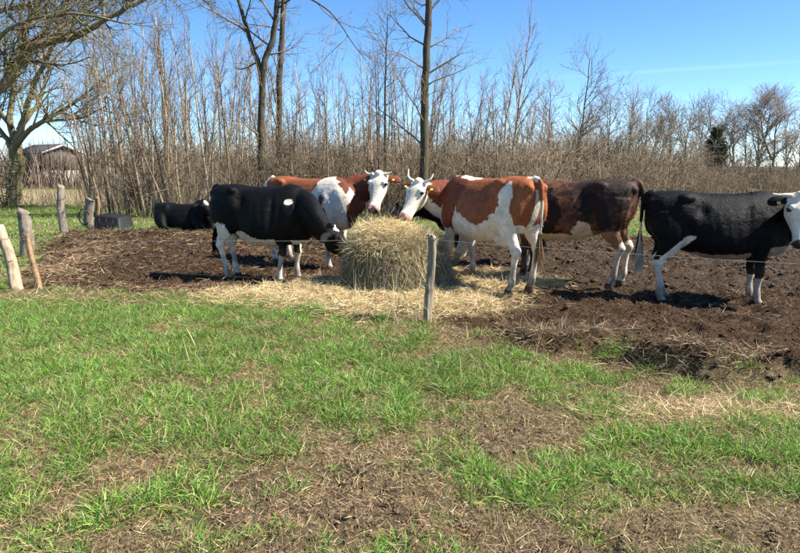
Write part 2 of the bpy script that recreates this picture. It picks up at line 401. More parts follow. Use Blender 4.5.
# ------------------------------------------------------------------ meadow grass in front of the fence
def tufts(name, tx, ty, lush, per, label, lmin=0.04, lmax=0.135, wid=0.0041):
    cnt = np.maximum(3, (per * (0.35 + lush) * rng.uniform(0.5, 1.4, len(tx))).astype(int))
    i = np.repeat(np.arange(len(tx)), cnt); n = len(i)
    rad = 0.012 + 0.035 * lush[i]
    a = rng.uniform(0, 2 * math.pi, n); rr = np.sqrt(rng.random(n)) * rad
    bx = tx[i] + np.cos(a) * rr; by = ty[i] + np.sin(a) * rr
    lean = rng.normal(size=(len(tx), 2)) * 0.35
    d = np.c_[np.cos(a) * (0.25 + rr / rad * 0.75) + lean[i, 0], np.sin(a) * (0.25 + rr / rad * 0.75) + lean[i, 1], rng.uniform(0.35, 1.4, n)]
    L = lerp(lmin, lmax, np.clip(lush[i], 0, 1)) * rng.uniform(0.55, 1.35, n)
    tone = (vnoise(np.c_[tx, ty] * 1.7, 71) - 0.5)[i]
    col = palette(n, GREENS, 0.18); col *= (1.05 + 0.4 * tone)[:, None] * np.array([0.90, 1.08, 1.05])
    dry = rng.random(n) < (0.30 - 0.10 * np.clip(lush[i], 0, 1)); col[dry] = palette(dry.sum(), DRY)
    me = strands(name, np.c_[bx, by, height(bx, by) - 0.006], d, L, wid * rng.uniform(0.7, 1.4, n), col, bend=0.28, gravity=0.3)
    o = link(name, me, M_GRASS); tag(o, label, 'grass', kind='stuff'); return o
def d_green(x, y):
    return (1 - mud_mask(x, y)) * np.clip(lush_m(x, y) * 1.0 - 0.6 * soil_m(x, y) - 0.25 * straw_m(x, y) + 0.10, 0.03, 1) * in_view(x, y)
tx, ty = scatter(47000, -6.2, 6.6, 2.0, 8.9, d_green)
tufts('meadow_grass', tx, ty, np.clip(lush_m(tx, ty) - 0.5 * soil_m(tx, ty), 0.05, 1.1), 15, 'short green meadow grass in front of the wire fence')
# dry litter between the tufts
def d_lit(x, y): return (1 - 0.8 * mud_mask(x, y)) * np.clip(0.35 + 0.65 * straw_m(x, y) - 0.2 * lush_m(x, y), 0, 1) * in_view(x, y)
lx, ly = scatter(110000, -6, 6.4, 2.0, 8.4, d_lit); n = len(lx)
me = strands('dry_grass_litter', np.c_[lx, ly, height(lx, ly) + rng.uniform(0.0, 0.02, n)], rand_dir(n, -0.12, 0.5), rng.lognormal(-3.3, 0.5, n).clip(.012, .13), rng.uniform(0.0018, 0.0040, n), palette(n, DRY + DIRTY, 0.22), 0.4, 0.12)
tag(link('dry_grass_litter', me, M_STRAW), 'dead straw coloured grass lying between the green tufts', 'dry grass', kind='stuff')

cs_ = ground(735, 414); n = 7000; lx = cs_[0] + rng.normal(size=n) * .42; ly = cs_[1] + rng.normal(size=n) * .14
me = strands('straw_patch', np.c_[lx, ly, height(lx, ly) + rng.uniform(0, .03, n)], rand_dir(n, -.15, .4), rng.uniform(.04, .16, n), rng.uniform(.0025, .0045, n), palette(n, HAY + DRY[:3], .15), .4, .12)
tag(link('straw_patch', me, M_STRAW), 'pale patch of dropped straw on the grass at the right', 'straw', kind='stuff')
n = 10000; ii = rng.integers(0, 6, n); ee = np.array([(70, 300, 50, 6), (170, 299, 60, 7), (60, 268, 26, 12), (95, 250, 30, 10), (560, 340, 60, 9), (700, 365, 70, 9)])[ii]; gg = np.array([ground(e[0] + a_ * e[2], min(e[1] + b_ * e[3], 400)) for e, a_, b_ in zip(ee, rng.normal(size=n) * .7, rng.normal(size=n) * .7)]); lx, ly = gg[:, 0], gg[:, 1]
me = strands('edge_straw', np.c_[lx, ly, height(lx, ly) + rng.uniform(0, .05, n)], rand_dir(n, -.1, .6), rng.uniform(.06, .22, n), rng.uniform(.004, .007, n), palette(n, DRY[1:] + DIRTY, .18) * np.where(ii < 4, 1.0, .62)[:, None], .4, .15)
tag(link('edge_straw', me, M_STRAW), 'straw pulled out along the edge of the mud', 'straw', kind='stuff')
n = 150; gg = np.array([ground(a_, b_) for a_, b_ in zip(np.r_[rng.uniform(350, 440, 90), rng.uniform(60, 560, 60)], np.r_[rng.uniform(312, 330, 90), rng.uniform(300, 420, 60)])])
me = strands('dry_stalks', np.c_[gg[:, 0], gg[:, 1], height(gg[:, 0], gg[:, 1])], np.c_[rng.normal(size=n) * .3, rng.normal(size=n) * .25, np.ones(n)], np.r_[rng.uniform(.2, .6, 90), rng.uniform(.12, .3, 60)], .005, palette(n, HAY, .15), .2, .05)
tag(link('dry_stalks', me, M_STRAW), 'thin dry stalks standing in the grass by the split stake', 'dry grass', kind='stuff')
lx, ly = scatter(720000, -5.6, 6.0, 2.0, 7.6, lambda x, y: (1 - mud_mask(x, y)) * (0.55 + 0.45 * straw_m(x, y)) * in_view(x, y, .6)); n = len(lx); up = rng.random(n) < .45
me = slivers('thatch', np.c_[lx, ly, height(lx, ly) + rng.uniform(-.004, 0.012, n)], rand_dir(n, -0.1, 0.9), rng.lognormal(-3.25, 0.5, n).clip(.012, .11), rng.uniform(0.002, 0.005, n), palette(n, DRY + DIRTY + [(.30, .27, .10), (.12, .08, .05)], 0.25))
tag(link('thatch', me, M_STRAW), 'fine dead thatch covering the soil between the grass tufts', 'dry grass', kind='stuff')

# grass beside and behind the paddock
def d_far(x, y):
    m_ = 1 - mud_mask(x, y)
    return m_ * ((x < np.interp(y, leftl[:, 1], leftl[:, 0]) + 0.3) | (y > 14)) * (np.abs(x) < 0.70 * y + 1)
tx, ty = scatter(33000, -21, 9, 8.2, 25.5, d_far)
k = (tx < -1.5) | (ty > 14.3); tx, ty = tx[k], ty[k]
tufts('far_grass', tx, ty, np.clip(0.55 + 0.5 * (fbm(np.c_[tx, ty] * 0.8, 81, 3) - 0.4), 0.35, 1), 5, 'green grass beyond the left fence and behind the paddock', 0.10, 0.2, 0.010)

# straw, hay and clods on the paddock
def d_mudstraw(x, y): return mud_mask(x, y) * np.clip(0.15 + 0.8 * (fbm(np.c_[x, y] * 1.2, 91, 3) - 0.3) + 0.75 * np.exp(-(((x + 3.5) / 3) ** 2)) * 0.6 + 0.7 * bank_m(x, y), 0, 1) * np.where(x > 1.5, np.where(y > 8.2, 0.10, 0.75), 1) * in_view(x, y)
lx, ly = scatter(75000, -10.5, 7.5, 4.2, 15.5, d_mudstraw); n = len(lx)
far = np.clip(ly / 8, 0.7, 2)
me = strands('trodden_straw', np.c_[lx, ly, height(lx, ly) + rng.uniform(0, 0.025, n)], rand_dir(n, -0.15, 0.35), rng.uniform(0.04, 0.17, n) * far, rng.uniform(0.003, 0.006, n) * far, palette(n, DIRTY + DIRTY[:3] + [(.10, .062, .033)], 0.22), 0.35, 0.12)
tag(link('trodden_straw', me, M_STRAW), 'dirty straw trodden into the brown paddock mud', 'straw', kind='stuff')
lx, ly = scatter(420000, -10, 7.5, 4.2, 15.5, lambda x, y: mud_mask(x, y) * in_view(x, y) * np.clip(8 / y, .35, 1) * (1 - .8 * hay_m(x, y)) * np.where((x > 1.5) & (y > 8.6), .45, 1)); n = len(lx); far = np.clip(ly / 8, .7, 1.8); gq = (sstep(0.5, 3.5, lx) * (ly > 8))[:, None]
me = slivers('mud_fibres', np.c_[lx, ly, height(lx, ly) - .004], rand_dir(n, -0.1, 1.0), rng.lognormal(-3.2, 0.45, n).clip(.015, .12) * far, rng.uniform(.004, .011, n) * far, palette(n, [(.03, .017, .009), (.052, .030, .015), (.085, .049, .025), (.017, .010, .006), (.14, .085, .045)], .25) * (1 - gq) + gq * palette(n, [(.042, .026, .015), (.025, .0155, .0095), (.082, .053, .032)], .25))
tag(link('mud_fibres', me, M_STRAW), 'dark fibrous crust of dung and soil on the paddock', 'mud', kind='stuff')
def d_hay(x, y): return hay_m(x, y) * in_view(x, y) * (1 - 0.75 * np.exp(-(np.hypot(x - BALE[0], y - BALE[1]) / 0.78) ** 8))
lx, ly = scatter(200000, -3.2, 3.2, 6.2, 10.2, d_hay); n = len(lx); hv = hay_m(lx, ly)
me = strands('loose_hay', np.c_[lx, ly, height(lx, ly) + rng.uniform(-0.01, 0.045, n) * hv], rand_dir(n, -0.25, 0.45), rng.uniform(0.06, 0.22, n), rng.uniform(0.003, 0.006, n), palette(n, HAY + DRY[:1], 0.15), 0.45, 0.18)
tag(link('loose_hay', me, M_STRAW), 'pale loose hay spread on the mud around the bale', 'hay', kind='stuff')

def clods(name, x, y, size, cols, label, mat):
    t_ = (1 + 5 ** .5) / 2
    iv = norm(np.array([(-1, t_, 0), (1, t_, 0), (-1, -t_, 0), (1, -t_, 0), (0, -1, t_), (0, 1, t_), (0, -1, -t_), (0, 1, -t_), (t_, 0, -1), (t_, 0, 1), (-t_, 0, -1), (-t_, 0, 1)], float))
    ifc = np.array([(0, 11, 5), (0, 5, 1), (0, 1, 7), (0, 7, 10), (0, 10, 11), (1, 5, 9), (5, 11, 4), (11, 10, 2), (10, 7, 6), (7, 1, 8), (3, 9, 4), (3, 4, 2), (3, 2, 6), (3, 6, 8), (3, 8, 9), (4, 9, 5), (2, 4, 11), (6, 2, 10), (8, 6, 7), (9, 8, 1)])
    n = len(x); a = rng.uniform(0, 6.28, n)
    V = iv[None] * rng.uniform(0.55, 1.35, (n, 12, 1)) * np.c_[rng.uniform(0.7, 1.5, n), rng.uniform(0.7, 1.3, n), rng.uniform(0.35, 0.75, n)][:, None, :] * size[:, None, None]
    ca, sa = np.cos(a)[:, None], np.sin(a)[:, None]
    V = np.stack([V[..., 0] * ca - V[..., 1] * sa, V[..., 0] * sa + V[..., 1] * ca, V[..., 2]], -1) + np.c_[x, y, height(x, y) - size * 0.05][:, None, :]
    F = (np.arange(n)[:, None, None] * 12 + ifc[None]).reshape(-1, 3)
    me = mesh_np(name, V.reshape(-1, 3), [F], np.repeat(cols, 12, axis=0), smooth=False)
    tag(link(name, me, mat), label, 'mud', kind='stuff')
m, t, b = new_mat('clod_soil'); a = N(t, 'ShaderNodeAttribute', attribute_name='Col'); tc = N(t, 'ShaderNodeTexCoord')
nn = N(t, 'ShaderNodeTexNoise', Scale=45.0, Detail=5.0); t.links.new(tc.outputs['Object'], nn.inputs['Vector'])
c = mixc(t, a.outputs['Color'], ramp(t, nn.outputs[0], [(0.3, 0.5), (0.7, 1.35)]), 1.0, 'MULTIPLY'); t.links.new(c, b.inputs['Base Color']); b.inputs['Roughness'].default_value = 0.75
b.inputs['Specular IOR Level'].default_value = 0.1; bump(t, b, nn.outputs[0], 0.8, 0.02); M_CLOD = m
lx, ly = scatter(26000, -10, 8, 4.2, 15.5, lambda x, y: mud_mask(x, y) * np.clip(0.42 + 0.58 * bank_m(x, y), 0, 1) * (1 - hay_m(x, y)) * in_view(x, y) * np.clip(9 / y, 0.5, 1)); n = len(lx)
sz = rng.lognormal(-3.95, 0.5, n).clip(0.007, 0.05) * (1 + 0.5 * bank_m(lx, ly)) * np.clip(ly / 8, .8, 1.6)
gr = sstep(0.5, 3.5, lx)[:, None] * (ly > 8)[:, None]
clods('mud_clods', lx, ly, sz, palette(n, [(0.036, 0.023, 0.013), (0.06, 0.039, 0.022), (0.024, 0.0155, 0.009)]) * (1 - gr) + gr * palette(n, [(0.055, 0.036, 0.022), (0.04, 0.026, 0.016), (0.078, 0.053, 0.034)]), 'lumps of trodden brown mud in the paddock', M_CLOD)
lx, ly = scatter(30000, -5, 6, 2.1, 6, lambda x, y: (1 - mud_mask(x, y)) * sstep(0.35, 0.9, soil_m(x, y)) * in_view(x, y)); n = len(lx)
clods('soil_crumbs', lx, ly, rng.lognormal(-4.8, 0.55, n).clip(0.003, 0.022), palette(n, [(0.13, 0.095, 0.062), (0.19, 0.14, 0.092), (0.09, 0.065, 0.042)]), 'crumbs of bare brown soil among the front grass', M_CLOD)

# ------------------------------------------------------------------ hay bale
def make_bale():
    root = empty('hay_bale', (BALE[0], BALE[1], h1(*BALE) - 0.10)); tag(root, 'large round bale of hay, sides toned grey green for shade, that the cows are eating', 'hay bale')
    na, nz = 72, 26; V = []
    H = BALE_H + 0.10
    prof = [(1.22, 0.0), (1.12, 0.15), (1.05, 0.4), (1.0, 0.62), (0.93, 0.78), (0.82, 0.89), (0.66, 0.97), (0.45, 1.01), (0.22, 1.04), (0.02, 1.05)]
    pr = np.array(prof); tt = np.linspace(0, 1, nz); L = np.linspace(0, 1, len(pr))
    r_ = np.interp(tt, L, pr[:, 0]); z_ = np.interp(tt, L, pr[:, 1])
    ang = np.arange(na) * 2 * math.pi / na
    P = np.stack([np.outer(r_, np.cos(ang)) * BALE_R, np.outer(r_, np.sin(ang)) * BALE_R, np.outer(z_, np.ones(na)) * H], -1)
    f = fbm(P.reshape(-1, 3) * 3.2, 101, 4).reshape(nz, na) - 0.5
    P[..., 0] *= 1 + 0.3 * f; P[..., 1] *= 1 + 0.3 * f; P[..., 2] *= 1 + 0.22 * f
    P[..., 2] += (z_[:, None] > 0.8) * (0.04 * np.cos(ang - 2.4))[None, :]      # eaten lower on one side
    idx = np.arange(nz * na).reshape(nz, na)
    q = np.stack([idx[:-1], np.roll(idx[:-1], -1, 1), np.roll(idx[1:], -1, 1), idx[1:]], -1).reshape(-1, 4)
    me = mesh_np('core', P.reshape(-1, 3), [q, idx[-1][None, :], idx[0][None, ::-1]], smooth=True)
    m, t, b = new_mat('packed_hay'); tc = N(t, 'ShaderNodeTexCoord'); mp = N(t, 'ShaderNodeMapping'); mp.inputs['Scale'].default_value = (1, 1, 0.18); t.links.new(tc.outputs['Object'], mp.inputs[0])
    n1 = N(t, 'ShaderNodeTexNoise', Scale=60.0, Detail=5.0, Roughness=0.7); t.links.new(mp.outputs[0], n1.inputs['Vector'])
    c = ramp(t, n1.outputs[0], [(0.3, (0.07, 0.06, 0.03)), (0.5, (0.20, 0.17, 0.09)), (0.72, (0.42, 0.35, 0.19))]); t.links.new(c, b.inputs['Base Color']); b.inputs['Roughness'].default_value = 0.85  # core toned darker and olive, shade of the front put into the colour
    bump(t, b, n1.outputs[0], 1.0, 0.04)
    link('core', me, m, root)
    # strands over the sides: hanging, mostly downward, hugging the surface; shade is put into their duller colour
    n = 30000; a = rng.uniform(0, 2 * math.pi, n); z = rng.uniform(0.06, 1.0, n) * H
    rr = np.interp(z / H, [0, 0.15, 0.4, 0.62, 0.78, 0.89, 1.0], [1.22, 1.12, 1.05, 1.0, 0.93, 0.82, 0.6]) * BALE_R
    ff = fbm(np.c_[np.cos(a) * rr, np.sin(a) * rr, z] * 3.2, 101, 4) - 0.5; rr = rr * (1 + 0.3 * ff) + rng.uniform(-0.012, 0.05, n)
    bs = np.c_[np.cos(a) * rr, np.sin(a) * rr, z]
    out = np.c_[np.cos(a), np.sin(a), np.zeros(n)]; tan = np.c_[-np.sin(a), np.cos(a), np.zeros(n)]
    d = out * rng.uniform(0.0, 0.5, (n, 1)) + tan * rng.normal(size=(n, 1)) * 0.55 + np.array([0, 0, -1]) * rng.uniform(0.2, 1.2, (n, 1)) * np.where(rng.random((n, 1)) < 0.75, 1, -1)
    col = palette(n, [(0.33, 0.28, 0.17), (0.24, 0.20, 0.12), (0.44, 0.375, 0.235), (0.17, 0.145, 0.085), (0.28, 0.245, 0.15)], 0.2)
    Ls = rng.uniform(0.07, 0.26, n)
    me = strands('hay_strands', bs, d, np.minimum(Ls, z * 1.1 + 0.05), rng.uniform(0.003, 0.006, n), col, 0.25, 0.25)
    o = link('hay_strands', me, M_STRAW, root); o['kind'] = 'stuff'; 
    # a few long pale stems hanging in front
    n = 500; a = rng.uniform(math.pi * 1.05, math.pi * 1.95, n); z = rng.uniform(0.3, 0.8, n) * H; rr = BALE_R * 1.03 + rng.uniform(0.0, 0.05, n)
    d = np.c_[rng.normal(size=n) * 0.22, rng.normal(size=n) * 0.1 - 0.05, -np.ones(n)]
    me = strands('hanging_stems', np.c_[np.cos(a) * rr, np.sin(a) * rr, z], d, np.minimum(rng.uniform(0.25, 0.55, n), z), 0.006, palette(n, HAY, 0.15), 0.12, 0.0)
    o = link('hanging_stems', me, M_STRAW, root); o['kind'] = 'stuff'
    # pulled-up loose hay on the top
    n = 24000; a = rng.uniform(0, 2 * math.pi, n); r2 = np.sqrt(rng.random(n)) * BALE_R * 1.0
    z = H * np.interp(r2 / BALE_R, [0, .22, .45, .66, .82, .93, 1.0], [1.05, 1.04, 1.01, 0.97, 0.89, .78, .62]) + rng.uniform(-0.03, 0.08, n) * (0.4 + fbm(np.c_[np.cos(a) * r2, np.sin(a) * r2] * 4, 105, 2)) + 0.04 * np.cos(a - 2.4)
    me = strands('loose_top', np.c_[np.cos(a) * r2, np.sin(a) * r2, z], rand_dir(n, -0.25, 0.55), rng.uniform(0.06, 0.22, n), rng.uniform(0.003, 0.0062, n), palette(n, HAY, 0.15), 0.45, 0.22)
    o = link('loose_top', me, M_STRAW, root); o['kind'] = 'stuff'
make_bale()

# ------------------------------------------------------------------ cows
def catmull(P, k=5):
    P = np.asarray(P, float); Q = np.vstack([2 * P[0] - P[1], P, 2 * P[-1] - P[-2]]); out = []
    for i in range(1, len(Q) - 2):
        for s in range(k):
            u = s / k
            out.append(0.5 * (2 * Q[i] + (Q[i + 1] - Q[i - 1]) * u + (2 * Q[i - 1] - 5 * Q[i] + 4 * Q[i + 1] - Q[i + 2]) * u * u + (-Q[i - 1] + 3 * Q[i] - 3 * Q[i + 1] + Q[i + 2]) * u ** 3))
    out.append(P[-1]); return np.array(out)
class Shell:
    def __init__(self): self.V, self.Q, self.P, self.off = [], [], [], 0
    def rings(self, Rg):
        Rg = np.asarray(Rg); n, s, _ = Rg.shape; idx = np.arange(n * s).reshape(n, s) + self.off
        self.V.append(Rg.reshape(-1, 3))
        self.Q.append(np.stack([idx[:-1], np.roll(idx[:-1], -1, 1), np.roll(idx[1:], -1, 1), idx[1:]], -1).reshape(-1, 4))
        self.P += [idx[-1].tolist(), idx[0, ::-1].tolist()]
        self.off += n * s
    def tube(self, pts, ra, rb, lat, seg=14, k=5):
        """path with elliptical section: rb along the lateral axis, ra across it"""
        C = catmull(np.c_[np.asarray(pts, float), ra, rb], k); P = C[:, :3]
        T = norm(np.gradient(P, axis=0)); lat = np.broadcast_to(np.asarray(lat, float), P.shape)
        B = norm(lat - T * np.sum(lat * T, 1, keepdims=True)); A = np.cross(B, T)
        an = np.arange(seg) * 2 * math.pi / seg
        self.rings(P[:, None] + A[:, None] * (np.cos(an)[None, :, None] * C[:, 3, None, None]) + B[:, None] * (np.sin(an)[None, :, None] * C[:, 4, None, None]))
    def ball(self, c, r, seg=12):
        r = np.broadcast_to(r, 3); th = np.linspace(0.15, math.pi - 0.15, 8); an = np.arange(seg) * 2 * math.pi / seg
        self.rings(np.array([[(c[0] + r[0] * math.sin(a) * math.cos(f), c[1] + r[1] * math.sin(a) * math.sin(f), c[2] + r[2] * math.cos(a)) for f in an] for a in th]))
    def remesh(self, voxel, smooth_it):
        me = bpy.data.meshes.new('tmp')
        me.from_pydata(np.vstack(self.V).tolist(), [], [f for q in self.Q for f in q.tolist()] + self.P)
        o = bpy.data.objects.new('tmp', me); COL.objects.link(o)
        md = o.modifiers.new('r', 'REMESH'); md.mode = 'VOXEL'; md.voxel_size = voxel
        ms = o.modifiers.new('s', 'SMOOTH'); ms.factor = 0.5; ms.iterations = smooth_it
        dg = bpy.context.evaluated_depsgraph_get(); res = bpy.data.meshes.new_from_object(o.evaluated_get(dg))
        bpy.data.objects.remove(o); bpy.data.meshes.remove(me); return res

# x, top, bottom, half width, taper (+ wider below), squareness
TORSO = [(-.885, 1.30, 1.10, .07, 0, 2), (-.85, 1.355, .98, .15, 0, 2.2), (-.78, 1.385, .84, .205, -.02, 2.4), (-.66, 1.395, .73, .245, -.06, 2.5), (-.50, 1.40, .69, .27, -.10, 2.6),
         (-.38, 1.395, .655, .275, -.04, 2.4), (-.24, 1.375, .615, .285, .12, 2.2), (-.08, 1.365, .575, .32, .22, 2.2), (.10, 1.365, .555, .335, .24, 2.2), (.28, 1.37, .56, .315, .20, 2.2),
         (.42, 1.385, .58, .28, .16, 2.2), (.55, 1.40, .60, .25, .14, 2.1), (.66, 1.385, .60, .225, .14, 2.1), (.76, 1.33, .61, .19, .10, 2), (.86, 1.24, .65, .145, .05, 2), (.93, 1.12, .74, .08, 0, 2)]
HIND = [(-.60, .15, 1.14, .25, .11), (-.60, .175, .98, .235, .11), (-.585, .185, .83, .18, .095), (-.62, .18, .70, .115, .075), (-.695, .172, .59, .070, .052), (-.725, .168, .51, .064, .046),
        (-.705, .165, .42, .045, .038), (-.685, .163, .28, .038, .034), (-.67, .163, .16, .049, .043), (-.65, .163, .095, .043, .04), (-.63, .163, .05, .056, .05), (-.615, .163, -.02, .066, .056)]
FORE = [(.56, .14, 1.14, .15, .07), (.58, .175, .98, .155, .085), (.575, .185, .83, .125, .085), (.55, .178, .70, .085, .07), (.545, .17, .58, .063, .053), (.555, .165, .45, .054, .048), (.56, .165, .40, .053, .047),
        (.55, .163, .27, .036, .034), (.55, .163, .15, .047, .042), (.565, .163, .09, .042, .04), (.58, .163, .05, .055, .05), (.59, .163, -.02, .062, .055)]
HEAD = [(-.055, -.03, -.13, .05), (-.03, .015, -.17, .085), (.03, .038, -.205, .108), (.10, .05, -.235, .122), (.155, .045, -.245, .124), (.21, .03, -.24, .110), (.28, .010, -.21, .088),
        (.36, -.008, -.178, .073), (.42, -.012, -.165, .072), (.47, -.012, -.168, .082), (.51, -.028, -.160, .078), (.54, -.055, -.135, .055)]

NECK = {}
def paint_noise(P, s, seed): return (fbm(P * s, seed, 3) - 0.5) * 2
def ell(P, c, r, warp): return 1 - np.sqrt((((P - np.array(c)) / np.array(r)) ** 2).sum(1)) + warp * 2.6     # >0 inside

def coat_mat(name, rough, bump_s, spec=0.2):
    m, t, b = new_mat(name); a = N(t, 'ShaderNodeAttribute', attribute_name='Col'); tc = N(t, 'ShaderNodeTexCoord')
    mp = N(t, 'ShaderNodeMapping'); mp.inputs['Scale'].default_value = (0.35, 1, 0.28); t.links.new(tc.outputs['Object'], mp.inputs[0])
    n1 = N(t, 'ShaderNodeTexNoise', Scale=95.0, Detail=5.0, Roughness=0.7, Distortion=0.6); t.links.new(mp.outputs[0], n1.inputs['Vector'])
    n2 = N(t, 'ShaderNodeTexNoise', Scale=9.0, Detail=5.0, Roughness=0.65, Distortion=0.4); t.links.new(tc.outputs['Object'], n2.inputs['Vector'])
    c = mixc(t, a.outputs['Color'], ramp(t, n1.outputs[0], [(0.3, 0.86), (0.7, 1.1)]), 1.0, 'MULTIPLY')
    c = mixc(t, c, ramp(t, n2.outputs[0], [(0.35, 0.78), (0.65, 1.15)]), 1.0, 'MULTIPLY')
    t.links.new(c, b.inputs['Base Color']); b.inputs['Roughness'].default_value = rough; b.inputs['Specular IOR Level'].default_value = spec
    mx = N(t, 'ShaderNodeMath', operation='MULTIPLY_ADD'); mx.inputs[1].default_value = 0.5; t.links.new(n2.outputs[0], mx.inputs[0]); t.links.new(n1.outputs[0], mx.inputs[2])
    bump(t, b, mx.outputs[0], bump_s, 0.02)
    return m
M_COAT = coat_mat('cow_coat', 0.62, 0.42)
M_COAT_GLOSS = coat_mat('black_cow_coat', 0.46, 0.5, 0.085)
M_HAIR = strand_mat('cow_hair', 0.7, 0.1, 0.03)

BLACK = np.array([.006, .0058, .0064]); WHITE = np.array([.71, .625, .50]); RED = np.array([.25, .077, .028]); DRED = np.array([.135, .036, .016]); PINK = np.array([.50, .27, .21]); HOOF = np.array([.07, .055, .042])

def make_cow(name, label, loc, yaw, scale, lens, poll, nose, fore, paint, mid=None, feet=((0, 0),) * 4, horns=(), sink=0.02, ears=(0.0, 0.0), coat=None, lying=False, udder=0.0, tailpath=None, switch=None, tags=True, zoff=0.0, seed=1, hidden=False, deep=0.0):
    """poll / nose / fore(head) / mid in world coordinates; feet: FL FR HL HR shifts (dx, dy) in body space"""
    z0 = h1(loc[0], loc[1]) - sink + zoff
    root = empty(name, (loc[0], loc[1], z0), yaw); tag(root, label, 'cow', 'cows around the hay bale')
    cy, sy = math.cos(yaw), math.sin(yaw)
    def loc_pt(p): d = np.asarray(p, float) - np.array([loc[0], loc[1], z0]); return np.array([d[0] * cy + d[1] * sy, -d[0] * sy + d[1] * cy, d[2]])
    def loc_dir(p): p = np.asarray(p, float); return norm(np.array([p[0] * cy + p[1] * sy, -p[0] * sy + p[1] * cy, p[2]]))
    S = np.array([scale * lens, scale, scale]); sh = Shell()
    drop = -0.66 if lying else 0.0
    an = np.arange(30) * 2 * math.pi / 30; cs, sn = np.cos(an), np.sin(an)
    C = catmull(TORSO, 3); rg = []
    for x, zt, zb, hw, k, n in C:
        zb = zb - deep * float(sstep(-.62, -.3, x) * (1 - sstep(.6, .9, x)))
        n = max(n, 2); yy = np.sign(cs) * np.abs(cs) ** (2 / n); zz = np.sign(sn) * np.abs(sn) ** (2 / n)
        zc, hh = (zt + zb) / 2, (zt - zb) / 2
        rg.append(np.c_[np.full(30, x), yy * hw * (1 - k * zz) * (1.12 if lying else 1), zc + hh * zz + drop])
    sh.rings(np.array(rg) * S)
    for s in (1, -1):
        for c, r in (((-.44, .205 * s, 1.305 + drop), (.11, .06, .065)), ((-.84, .105 * s, 1.26 + drop), (.06, .05, .06)), ((.52, .195 * s, .98 + drop), (.15, .07, .2))):
            sh.ball(np.array(c) * S, np.array(r) * S)
    if udder: sh.ball(np.array((-.36, 0, .62)) * S, np.array((.20, .15, .10 * udder)) * S)
    for i, (base, s) in enumerate(((FORE, 1), (FORE, -1), (HIND, 1), (HIND, -1))):
        L = np.array(base); L[:, 1] *= s
        if lying:
            L = np.array([(L[0, 0], .2 * s, .5, .2, .12), (L[0, 0] + .05, .32 * s, .3, .16, .1), (L[0, 0] + .22, .40 * s, .12, .09, .08), (L[0, 0] + .42, .40 * s, .07, .05, .05), (L[0, 0] + .2, .44 * s, .05, .04, .04), (L[0, 0] + .1, .42 * s, .05, .05, .05)])
        else:
            wgt = np.clip((1.0 - L[:, 2]) / 1.0, 0, 1) ** 1.1; L[:, 0] += wgt * feet[i][0]; L[:, 1] += wgt * feet[i][1]
        sh.tube(L[:, :3] * S, L[:, 3] * scale, L[:, 4] * scale, (0, 1, 0), 14, 4)
    # head frame
    pl, d, wv = loc_pt(poll), loc_dir(nose), loc_dir(fore)
    wv = norm(wv - d * np.dot(wv, d)); v = np.cross(wv, d)
    hs = scale * 1.09
    def hp(u, vv, ww): return pl + (d * u + v * vv + wv * ww) * hs
    Hc = catmull(HEAD, 3); rg = []
    for u, wt, wb, hw in Hc:
        nn = 2.5; yy = np.sign(cs) * np.abs(cs) ** (2 / nn); zz = np.sign(sn) * np.abs(sn) ** (2 / nn)
        wc, hh = (wt + wb) / 2, (wt - wb) / 2; tp = 0.22 if 0.02 < u < 0.4 else 0.08
        rg.append(np.array([hp(u, hw * a_ * (1 + tp * b_), wc + hh * b_) for a_, b_ in zip(yy, zz)]))
    sh.rings(rg)
    for s in (1, -1):
        sh.ball(hp(.135, .098 * s, .008), np.array((.042, .042, .042)) * hs)          # brow
        sh.ball(hp(.50, .045 * s, -.045), np.array((.03, .03, .03)) * hs)             # nostril rim
        e = ears[0] if s > 0 else ears[1]
        sh.tube([hp(.035, .085 * s, -.03), hp(.03, .145 * s, -.035 - .2 * e * .3), hp(.035, .21 * s, -.05 - e * .06), hp(.045, .265 * s, -.07 - e * .12), hp(.05, .295 * s, -.085 - e * .16)],
                np.array([.028, .048, .062, .05, .018]) * hs, np.array([.026, .02, .016, .015, .012]) * hs, wv, 12, 4)
    sh.ball(hp(.0, 0, .03), np.array((.06, .06, .045)) * hs)                           # poll tuft
    # neck
    J = hp(.05, 0, -.11); P0 = np.array((.42, 0, 1.08 + drop)) * S; P1 = np.array((.74, 0, 1.06 + drop)) * S
    Pm = loc_pt(mid) if mid is not None else (P1 + J) / 2 + np.array([.08, 0, .0])
    pts = [P0, P1, Pm, J]
    T = norm(np.gradient(np.array(pts), axis=0)); up = np.array([0, 0, 1.0])
    lat = norm(np.cross(np.broadcast_to(up, T.shape), T))
    C = catmull(np.c_[pts, [.31, .295, .235, .13], [.20, .185, .15, .098], lat], 6); Tn = norm(np.gradient(C[:, :3], axis=0))
    lb = norm(C[:, 5:8] - Tn * np.sum(C[:, 5:8] * Tn, 1, keepdims=True)); up_ = np.cross(Tn, lb)
    Rg = []
    for i in range(len(C)):
        ang = np.arange(20) * 2 * math.pi / 20; c_, s_ = np.cos(ang), np.sin(ang); wd = C[i, 4] * (1 - .0 * s_) * np.where(s_ < 0, 1 - .35 * np.abs(s_), 1)
        Rg.append(C[i, :3] + (lb[i] * (c_ * wd)[:, None] + up_[i] * (s_ * C[i, 3] * np.where(s_ < 0, 1.1, 0.92))[:, None]) * scale)
    sh.rings(Rg)
    # tail
    tp = tailpath or [(-.80, 0, 1.37), (-.90, 0, 1.33), (-.935, 0, 1.18), (-.94, .0, .9), (-.93, .01, .62)]
    tp = np.array(tp) + np.array([0, 0, drop]); tp[:, 2] = np.maximum(tp[:, 2], .05)
    sh.tube(tp * S, np.array([.045, .036, .025, .018, .014]) * scale, np.array([.05, .036, .025, .018, .014]) * scale, (0, 1, 0), 10, 4)
